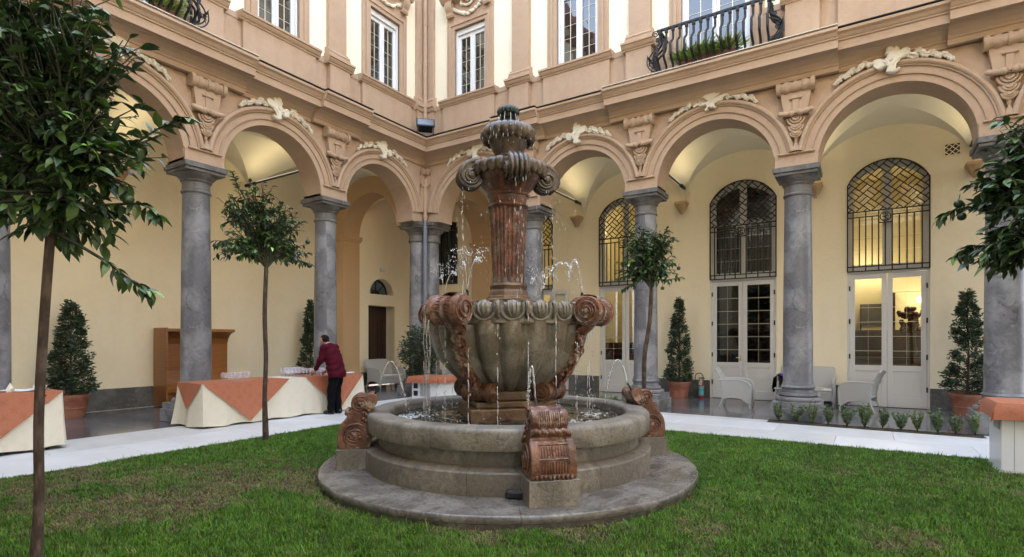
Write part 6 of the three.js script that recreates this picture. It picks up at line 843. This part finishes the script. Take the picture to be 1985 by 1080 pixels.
// white cabinets under orange cloths
function cabinet(label, x0, x1, z0, z1, h, faces) { const t = thing('vented_cabinet', label, 'cabinet'); mesh('casing', [rbx(x0, x1, 0.002, h, z0, z1, 0.015), rbx(x0 - 0.006, x1 + 0.006, h - 0.06, h - 0.012, z0 - 0.006, z1 + 0.006, 0.01)], M.plasticwhite, t); faces(t); return t; }
function smallCover(label, x0, x1, z0, z1, top, drop, pts) { // square cover, corners hang as points
  const cx = (x0 + x1) / 2, cz = (z0 + z1) / 2, N = 22; const g = grid(N, N, (u, v) => { const e = 0.17, U = lerp(-e, 1 + e, u), W = lerp(-e, 1 + e, v); let x = lerp(x0, x1, clamp(U)), z = lerp(z0, z1, clamp(W)), du = Math.max(0, Math.abs(U - 0.5) - 0.5) / e, dv = Math.max(0, Math.abs(W - 0.5) - 0.5) / e, d = Math.max(du, dv), cr = Math.min(du, dv); const s = drop * d; x += Math.sign(U - 0.5) * (du > 0 ? 0.010 + s * 0.06 + cr * 0.05 : 0); z += Math.sign(W - 0.5) * (dv > 0 ? 0.010 + s * 0.06 + cr * 0.05 : 0); return [x, top - s - cr * drop * 0.12 + (d > 0 ? 0.006 * Math.sin(U * 26) * Math.sin(W * 26) * d : 0), z]; });
  const o = mesh('table_cover', toCreasedNormals(g, 0.6), M.orange, scene); o.name = numbered('table_cover'); return tag(o, label, 'cloth'); }
cabinet('white vented cabinet standing on the path at the right edge', 12.63, 13.55, 2.92, 3.68, 0.83, t => { mesh('vent', [bx(12.622, 12.629, 0.5, 0.72, 3.28, 3.6), ...Array.from({ length: 7 }, (_, i) => bx(12.616, 12.623, 0.52 + i * 0.028, 0.532 + i * 0.028, 3.3, 3.58))], M.ventgrey, t); mesh('seam', [bx(12.75, 12.756, 0.02, 0.76, 3.6805, 3.684)], M.ventgrey, t); });
smallCover('orange cloth over the white cabinet at the right edge', 12.58, 13.6, 2.86, 3.74, 0.836, 0.20);
cabinet('small white vented cabinet behind the fountain near the corner', 0.98, 1.91, 0.82, 1.58, 0.62, t => { mesh('vent', [bx(1.28, 1.62, 0.10, 0.48, 1.581, 1.586), ...Array.from({ length: 12 }, (_, i) => bx(1.30 + i * 0.026, 1.312 + i * 0.026, 0.12, 0.46, 1.586, 1.594))], M.ventgrey, t); mesh('control', [rbx(1.05, 1.2, 0.30, 0.44, 1.58, 1.59, 0.004), rbx(1.05, 1.2, 0.1, 0.24, 1.58, 1.59, 0.004)], M.black, t); });
smallCover('orange cloth over the small cabinet behind the fountain', 0.92, 1.97, 0.76, 1.64, 0.627, 0.17);
// curved wooden bench-booth against the left wall
{ const t = thing('wooden_booth', 'curved cherry-wood bench with high back and canopy against the left wall', 'bench');
  const out = [[-3.13, 0.06], [-3.13, 1.86], [-2.52, 1.86], [-2.52, 1.80], [-2.62, 1.78], [-2.70, 1.70], [-2.74, 1.55], [-2.93, 1.52]];
  const prof = [[-3.11, 0.05], [-3.11, 1.87], [-2.50, 1.87], [-2.50, 1.80], [-2.58, 1.79], [-2.70, 1.74], [-2.80, 1.64], [-2.85, 1.50], [-2.86, 0.85], [-2.84, 0.66], [-2.78, 0.54], [-2.68, 0.47], [-2.50, 0.44], [-2.50, 0.36], [-2.58, 0.34], [-2.60, 0.05]];
  const sh = extr(prof, 1.62); sh.translate(0, 0, 4.47); mesh('shell', sh, M.wood, t);
  mesh('side_panel', [rbx(-3.12, -2.49, 0.02, 1.89, 6.09, 6.13, 0.008)].map(g => g), M.wood, t);
}
// ---------- waiter ----------
{
  const t = thing('person', 'waiter in a maroon jacket and black trousers bending over the long buffet table', 'person', [1.60, 0.0, 4.64], -1.36);
  const k = 1.0, J = { an: s => [s * 0.085, 0.09, s * 0.03], kn: s => [s * 0.095, 0.49, 0.02 + s * 0.01], hip: s => [s * 0.09, 0.93, -0.07], pel: [0, 0.98, -0.07], wa: [0, 1.12, -0.02], ch: [0, 1.30, 0.08], sh: s => [s * 0.175, 1.42, 0.13], ne: [0, 1.47, 0.15], hb: [0, 1.54, 0.22], hd: [0, 1.60, 0.275], el: s => [s * 0.245, 1.16, 0.17], wr: s => [s * 0.19, 0.955, 0.345] };
  const S2 = [-1, 1];
  const body = [[J.pel, J.wa, 0.12, 0.11], [J.wa, J.ch, 0.11, 0.12], [J.ch, J.ne, 0.11, 0.06], [J.ne, J.hb, 0.052, 0.05]];
  for (const s of S2) body.push([J.hip(s), J.kn(s), 0.075, 0.05], [J.kn(s), J.an(s), 0.05, 0.036], [J.an(s), [s * 0.10, 0.035, 0.14], 0.035, 0.03], [J.ne, J.sh(s), 0.06, 0.055], [J.sh(s), J.el(s), 0.046, 0.036], [J.el(s), J.wr(s), 0.036, 0.026]);
  const skin = mat({ roughness: 0.6, color: C(0.42, 0.24, 0.165) });
  const head = (() => { const caps = [[[0, 1.615, 0.265], [0, 1.60, 0.285], 0.083, 0.078], [[0, 1.555, 0.30], [0, 1.545, 0.325], 0.055, 0.045], [[0, 1.585, 0.355], [0, 1.565, 0.375], 0.013, 0.017], [J.hb, [0, 1.58, 0.26], 0.052, 0.06]]; for (const s of S2) caps.push([[s * 0.078, 1.60, 0.265], [s * 0.086, 1.575, 0.26], 0.014, 0.012], [[s * 0.03, 1.60, 0.345], [s * 0.045, 1.602, 0.335], 0.012, 0.01]); return capsMesh(caps, 0.02, 0.006); })();
  const hands = S2.map(s => { const w = J.wr(s), caps = [[w, [w[0] - s * 0.012, w[1] - 0.05, w[2] + 0.045], 0.026, 0.033]]; const b = [w[0] - s * 0.012, w[1] - 0.055, w[2] + 0.05]; [[-0.027, 0.062], [-0.009, 0.074], [0.009, 0.07], [0.026, 0.055]].forEach(([o, l]) => { const p0 = [b[0] + o, b[1] - 0.012, b[2] + 0.02], p1 = [p0[0] - s * 0.004, p0[1] - l * 0.35, p0[2] + l * 0.5], p2 = [p1[0] - s * 0.006, p1[1] - l * 0.5, p1[2] + l * 0.1]; caps.push([p0, p1, 0.0095, 0.0085], [p1, p2, 0.0085, 0.0075]); }); caps.push([[b[0] - s * 0.024, b[1] + 0.015, b[2] - 0.02], [b[0] - s * 0.05, b[1] - 0.018, b[2] + 0.012], 0.011, 0.009], [[b[0] - s * 0.05, b[1] - 0.018, b[2] + 0.012], [b[0] - s * 0.04, b[1] - 0.04, b[2] + 0.03], 0.009, 0.008]); return capsMesh(caps, 0.008, 0.004); });
  mesh('body', [capsMesh(body, 0.05, 0.012), head, ...hands], skin, t);
  const wool = phys({ roughness: 0.85, sheen: 0.15, sheenRoughness: 0.6, specularIntensity: 0.3, color: C(0.066, 0.0035, 0.011), bumpMap: fineBump, bumpScale: 0.003 });
  const jc = [[[0, 0.86, -0.075], J.wa, 0.175, 0.145], [J.wa, J.ch, 0.145, 0.155], [J.ch, [0, 1.43, 0.13], 0.15, 0.085], [[-0.075, 0.86, -0.07], [-0.08, 1.28, 0.05], 0.135, 0.125], [[0.075, 0.86, -0.07], [0.08, 1.28, 0.05], 0.135, 0.125], [[0, 1.44, 0.13], [0, 1.485, 0.16], 0.07, 0.064]];
  for (const s of S2) jc.push([[0, 1.42, 0.11], J.sh(s), 0.085, 0.078], [J.sh(s), J.el(s), 0.078, 0.06], [J.el(s), [J.wr(s)[0], J.wr(s)[1] + 0.01, J.wr(s)[2] - 0.01], 0.06, 0.042]);
  const jf = capsMesh(jc, 0.06, 0.014);
  { const p = jf.attributes.position; for (let i = 0; i < p.count; i++) { const y = p.getY(i); if (y < 0.80) p.setY(i, 0.80 + (y - 0.80) * 0.05); const w = 0.006 * Math.sin(y * 55 + p.getX(i) * 18) * smooth(0.82, 0.95, y); p.setX(i, p.getX(i) + w); p.setZ(i, p.getZ(i) + 0.006 * Math.sin(y * 38 + p.getX(i) * 31)); } jf.computeVertexNormals(); }
  mesh('jacket', jf, wool, t);
  mesh('shirt_collar', capsMesh([[[0, 1.48, 0.155], [0, 1.50, 0.175], 0.062, 0.06]], 0.01, 0.008), M.napkin, t);
  const tr = []; for (const s of S2) tr.push([[s * 0.075, 0.93, -0.07], [s * 0.09, 0.5, 0.01], 0.115, 0.085], [[s * 0.09, 0.5, 0.01], [s * 0.085, 0.06, s * 0.03 - 0.01], 0.085, 0.075]); tr.push([[0, 0.95, -0.07], [0, 0.86, -0.06], 0.13, 0.12]);
  const tf = capsMesh(tr, 0.03, 0.013); { const p = tf.attributes.position; for (let i = 0; i < p.count; i++) { const y = p.getY(i); if (y < 0.045) p.setY(i, 0.045); p.setZ(i, p.getZ(i) + 0.006 * Math.sin(y * 30 + p.getX(i) * 25)); } tf.computeVertexNormals(); }
  mesh('trousers', tf, phys({ roughness: 0.95, specularIntensity: 0.2, color: C(0.007, 0.007, 0.008) }), t);
  for (const s of S2) mesh('shoe', (() => { const g = capsMesh([[[s * 0.085, 0.05, s * 0.03 - 0.05], [s * 0.10, 0.04, s * 0.03 + 0.13], 0.047, 0.042], [[s * 0.085, 0.08, s * 0.03 - 0.03], [s * 0.085, 0.06, s * 0.03 + 0.03], 0.045, 0.05]], 0.03, 0.008), p = g.attributes.position; for (let i = 0; i < p.count; i++) if (p.getY(i) < 0.004) p.setY(i, 0.004); g.computeVertexNormals(); return g; })(), mat({ roughness: 0.3, color: C(0.012, 0.012, 0.012) }), t);
  const hr = capsMesh([[[0, 1.632, 0.25], [0, 1.640, 0.275], 0.077, 0.073], [[0, 1.575, 0.205], [0, 1.625, 0.235], 0.055, 0.072], [[-0.045, 1.61, 0.238], [0.045, 1.61, 0.238], 0.048, 0.048]], 0.02, 0.007); { const p = hr.attributes.position; for (let i = 0; i < p.count; i++) { const q = 0.003 * Math.sin(p.getX(i) * 300) * Math.sin(p.getZ(i) * 260); p.setY(i, p.getY(i) + q); } hr.computeVertexNormals(); } mesh('hair', hr, phys({ roughness: 0.8, specularIntensity: 0.25, color: C(0.014, 0.010, 0.008) }), t);
}
// ---------- wicker furniture ----------
function armchair(label, pos, turn, width = 0.62) { // faces +z
  const t = thing(width > 1 ? 'wicker_sofa' : 'wicker_armchair', label, width > 1 ? 'sofa' : 'armchair', pos, turn), w = width / 2;
  const back = grid(16, 20, (u, v) => { const x = (u - 0.5) * 2, y = lerp(0.36, 0.93, v), zb = -0.26 - 0.17 * v * v; return [x * (w - 0.03 + 0.02 * v) , y - 0.03 * x * x * v * v * (width > 1 ? 0.6 : 2.2), zb + 0.03 * x * x * (1 - v)]; });
  const back2 = back.clone().translate(0, 0, -0.035);
  mesh('backrest', [back, back2, tube(Array.from({ length: 13 }, (_, i) => { const x = (i / 12 - 0.5) * 2; return [x * (w - 0.01), 0.93 - 0.03 * x * x * (width > 1 ? 0.6 : 2.2), -0.447]; }), 0.022, 24), tube([[w - 0.012, 0.9, -0.445], [w - 0.02, 0.62, -0.32], [w - 0.03, 0.36, -0.27]], 0.02, 14), tube([[-w + 0.012, 0.9, -0.445], [-w + 0.02, 0.62, -0.32], [-w + 0.03, 0.36, -0.27]], 0.02, 14)], M.wicker, t);
  for (const s of [-1, 1]) {
    const pf = [[-0.30, 0.12], [-0.25, 0.20], [-0.05, 0.235], [0.12, 0.21], [0.28, 0.11], [0.31, 0.11], [0.31, 0.50], [0.27, 0.58], [0.18, 0.63], [0.05, 0.65], [-0.16, 0.645], [-0.33, 0.64], [-0.29, 0.4]];
    const g = extr(pf.map(([z, y]) => [z, y]), 0.05, 0.012); g.rotateY(-PI / 2); mesh('arm_panel', g.translate(s * w + 0.025, 0, 0), M.wicker, t);
    mesh('arm_rail', tube([[s * w, 0.645, -0.36], [s * w, 0.655, -0.1], [s * w, 0.645, 0.12], [s * w, 0.59, 0.27], [s * w, 0.5, 0.315], [s * w, 0.12, 0.31]], 0.033, 30, 8), M.wicker, t);
    mesh('leg', taper([[s * w, 0.2, 0.30], [s * w, 0.0, 0.31]], [0.022, 0.017], 4, 8), M.wicker, t); mesh('leg', taper([[s * w, 0.3, -0.26], [s * (w - 0.0), 0.12, -0.31], [s * w, 0.0, -0.36]], [0.022, 0.02, 0.016], 6, 8), M.wicker, t);
  }
  mesh('seat', [rbx(-w + 0.02, w - 0.02, 0.30, 0.37, -0.29, 0.29, 0.02), bx(-w + 0.02, w - 0.02, 0.15, 0.31, 0.265, 0.285)], M.wicker, t);
  mesh('cushion', rbx(-w + 0.035, w - 0.035, 0.372, 0.435, -0.26, 0.30, 0.03, 4), M.cushion, t); return t; }
armchair('white wicker armchair turned right in front of the third French door', [8.66, 0, -1.46], 1.62);
armchair('white wicker armchair seen from its side before the fourth French door', [11.12, 0, -2.20], -1.78);
armchair('white wicker sofa against the wall behind the third grey column', [10.02, 0, -2.72], 0, 1.18);
armchair('white wicker sofa against the wall in the left corner bay', [-2.35, 0, -0.72], PI / 2, 1.1);
armchair('white wicker armchair behind the fountain cabinet near the corner', [-0.35, 0, -1.9], 0.3);
{ const t = thing('wicker_table', 'low white wicker coffee table behind the third grey column', 'table', [9.95, 0, -1.72], 0);
  const fr = grid(36, 8, (u, v) => { const a = u * 2 * PI, q = (x) => Math.sign(x) * Math.pow(Math.abs(x), 0.35), f = 1 - 0.08 * (1 - v); return [q(Math.cos(a)) * 0.46 * f, lerp(0.16 + 0.05 * Math.cos(2 * a), 0.47, v), q(Math.sin(a)) * 0.30 * f]; }, true);
  mesh('apron', fr, M.wicker, t); mesh('tabletop', rbx(-0.485, 0.485, 0.468, 0.492, -0.32, 0.32, 0.01), M.wicker, t); mesh('glass_top', rbx(-0.45, 0.45, 0.493, 0.50, -0.29, 0.29, 0.003), M.glass, t);
  for (const x of [-0.41, 0.41]) for (const z of [-0.26, 0.26]) mesh('leg', taper([[x, 0.24, z], [x * 0.97, 0, z]], [0.028, 0.02], 4, 8), M.wicker, t); }
{ const t = thing('jacket', 'dark jacket with blue lining thrown over the left arm of the wicker sofa', 'jacket', [9.43, 0.0, -2.62]);
  const cl = (c, seed, o, len) => { const g = grid(20, 24, (u, v) => { const s = (v - 0.5) * 2, z = lerp(-0.32, 0.34, u), a = s * PI * 0.5, hang = Math.max(0, Math.abs(s) - 0.25) / 0.75; const r = 0.075 + o; const x = Math.abs(s) < 0.25 ? s * 4 * r : Math.sign(s) * (r + 0.03 * hang + 0.02 * Math.sin(z * 22 + seed + s * 2) * hang); const y = 0.70 + o - (Math.abs(s) < 0.25 ? 0.04 * (s * 4) ** 2 : 0.04 + hang * (len + 0.06 * Math.sin(z * 14 + seed))); return [x, y + 0.012 * Math.sin(z * 17 + seed), z]; }); return g; };
  mesh('shell', cl(0, 1, 0.012, 0.33), mat({ roughness: 0.85, color: C(0.008, 0.009, 0.014) }), t);
  mesh('lining', (() => { const g = grid(12, 12, (u, v) => [lerp(-0.02, 0.22, u), 0.745 - 0.10 * u * u + 0.02 * Math.sin(v * 7 + u * 4), lerp(-0.18, 0.36, v)]); return g; })(), mat({ roughness: 0.6, color: C(0.015, 0.03, 0.45) }), t); }
{ const t = thing('fire_extinguisher', 'small fire extinguisher with a turquoise label by the third French door', 'extinguisher', [7.46, 0, -2.92]);
  const red = mat({ roughness: 0.35, color: C(0.30, 0.012, 0.012) });
  mesh('cylinder', lathe([[0, 0.0], [0.068, 0.0], [0.072, 0.02], [0.072, 0.36], [0.062, 0.41], [0.035, 0.44], [0.03, 0.47], [0, 0.47]], 24), red, t);
  mesh('label', lathe([[0.0735, 0.07], [0.0735, 0.34]], 24), mat({ roughness: 0.45, map: tex(64, 1, (u, v) => { const s = Math.floor(v * 24) % 4; return s === 1 ? [0.06, 0.28, 0.33] : [0.14, 0.42, 0.46]; }) }), t);
  mesh('tag', [rbx(-0.05, 0.04, 0.36, 0.46, 0.06, 0.075, 0.01), rbx(-0.03, 0.05, 0.44, 0.54, 0.05, 0.062, 0.01)], mat({ roughness: 0.6, color: C(0.55, 0.45, 0.28) }), t);
  mesh('valve', [rbx(-0.05, 0.05, 0.47, 0.52, -0.02, 0.02, 0.008), rbx(-0.02, 0.10, 0.54, 0.56, -0.014, 0.014, 0.005), tube([[-0.03, 0.5, 0], [-0.06, 0.55, 0.01], [0.06, 0.57, 0]], 0.01, 10)], M.black, t);
  mesh('hose', tube([[0.05, 0.5, 0], [0.05, 0.62, 0.02], [-0.02, 0.69, 0.03], [-0.12, 0.66, 0.04], [-0.15, 0.55, 0.05], [-0.13, 0.47, 0.06]], 0.011, 40), M.black, t); }
// ---------- the far sides of the court, behind the lens ----------
{
  const far = (label, f) => { const t = thing('far_wing', label, 'building'); f(t); };
  const face = (t, len, tr) => { const w = [], g = [], p = [], a = []; const pts = [[0, 0], [0, 15], [len, 15], [len, 0]], holes = [];
    for (let s = 1.6; s + 1.1 < len; s += 3.1) { holes.push([[s - 0.55, 8.4], [s + 0.55, 8.4], [s + 0.55, 10.6], [s - 0.55, 10.6]]); holes.push([[s - 0.55, 11.9], [s + 0.55, 11.9], [s + 0.55, 13.9], [s - 0.55, 13.9]]); holes.push([[s - 1.2, 0.02], [s + 1.2, 0.02], [s + 1.2, 5.1], ...arcPts(s, 5.1, 1.2, 0, PI, 16), [s - 1.2, 0.02]]); g.push(bx(s - 0.55, s + 0.55, 8.4, 10.6, -0.25, -0.22), bx(s - 0.55, s + 0.55, 11.9, 13.9, -0.25, -0.22)); p.push(bx(s - 0.75, s - 0.55, 8.3, 10.8, 0, 0.06), bx(s + 0.55, s + 0.75, 8.3, 10.8, 0, 0.06), bx(s - 1.85, s - 1.35, 7.3, 14.8, 0, 0.1)); }
    const M4 = m => m.applyMatrix4(tr);
    mesh('facade', M4(extr(pts, 0.3, 0, holes).translate(0, 0, -0.3)), M.cream, t); mesh('pane', g.map(M4), M.upperglass, t); mesh('pilaster', p.map(M4), M.peach, t); mesh('cornice', [bx(0, len, 6.7, 7.3, 0, 0.7), bx(0, len, 5.12, 6.7, 0, 0.06)].slice(0, 1).map(M4), M.peach, t); mesh('back_wall', [M4(bx(0, len, 0, 7, -3.5, -3.3)), M4(bx(0, len, 6.9, 7.1, -3.3, -0.3)), M4(bx(0, len, 14.8, 15.0, -3.3, 0.2))], M.yellow, t); };
  far('cream wing of the court behind the viewer', t => face(t, 17.5, new THREE.Matrix4().makeRotationY(PI).setPosition(16.9, 0, 13.95)));
  far('cream wing closing the court on the right', t => face(t, 14.2, new THREE.Matrix4().makeRotationY(-PI / 2).setPosition(16.6, 0, -0.2)));
}
scene.traverse(o => { if (o.isMesh) { o.castShadow = true; o.receiveShadow = true; } });
renderer.render(scene, camera);
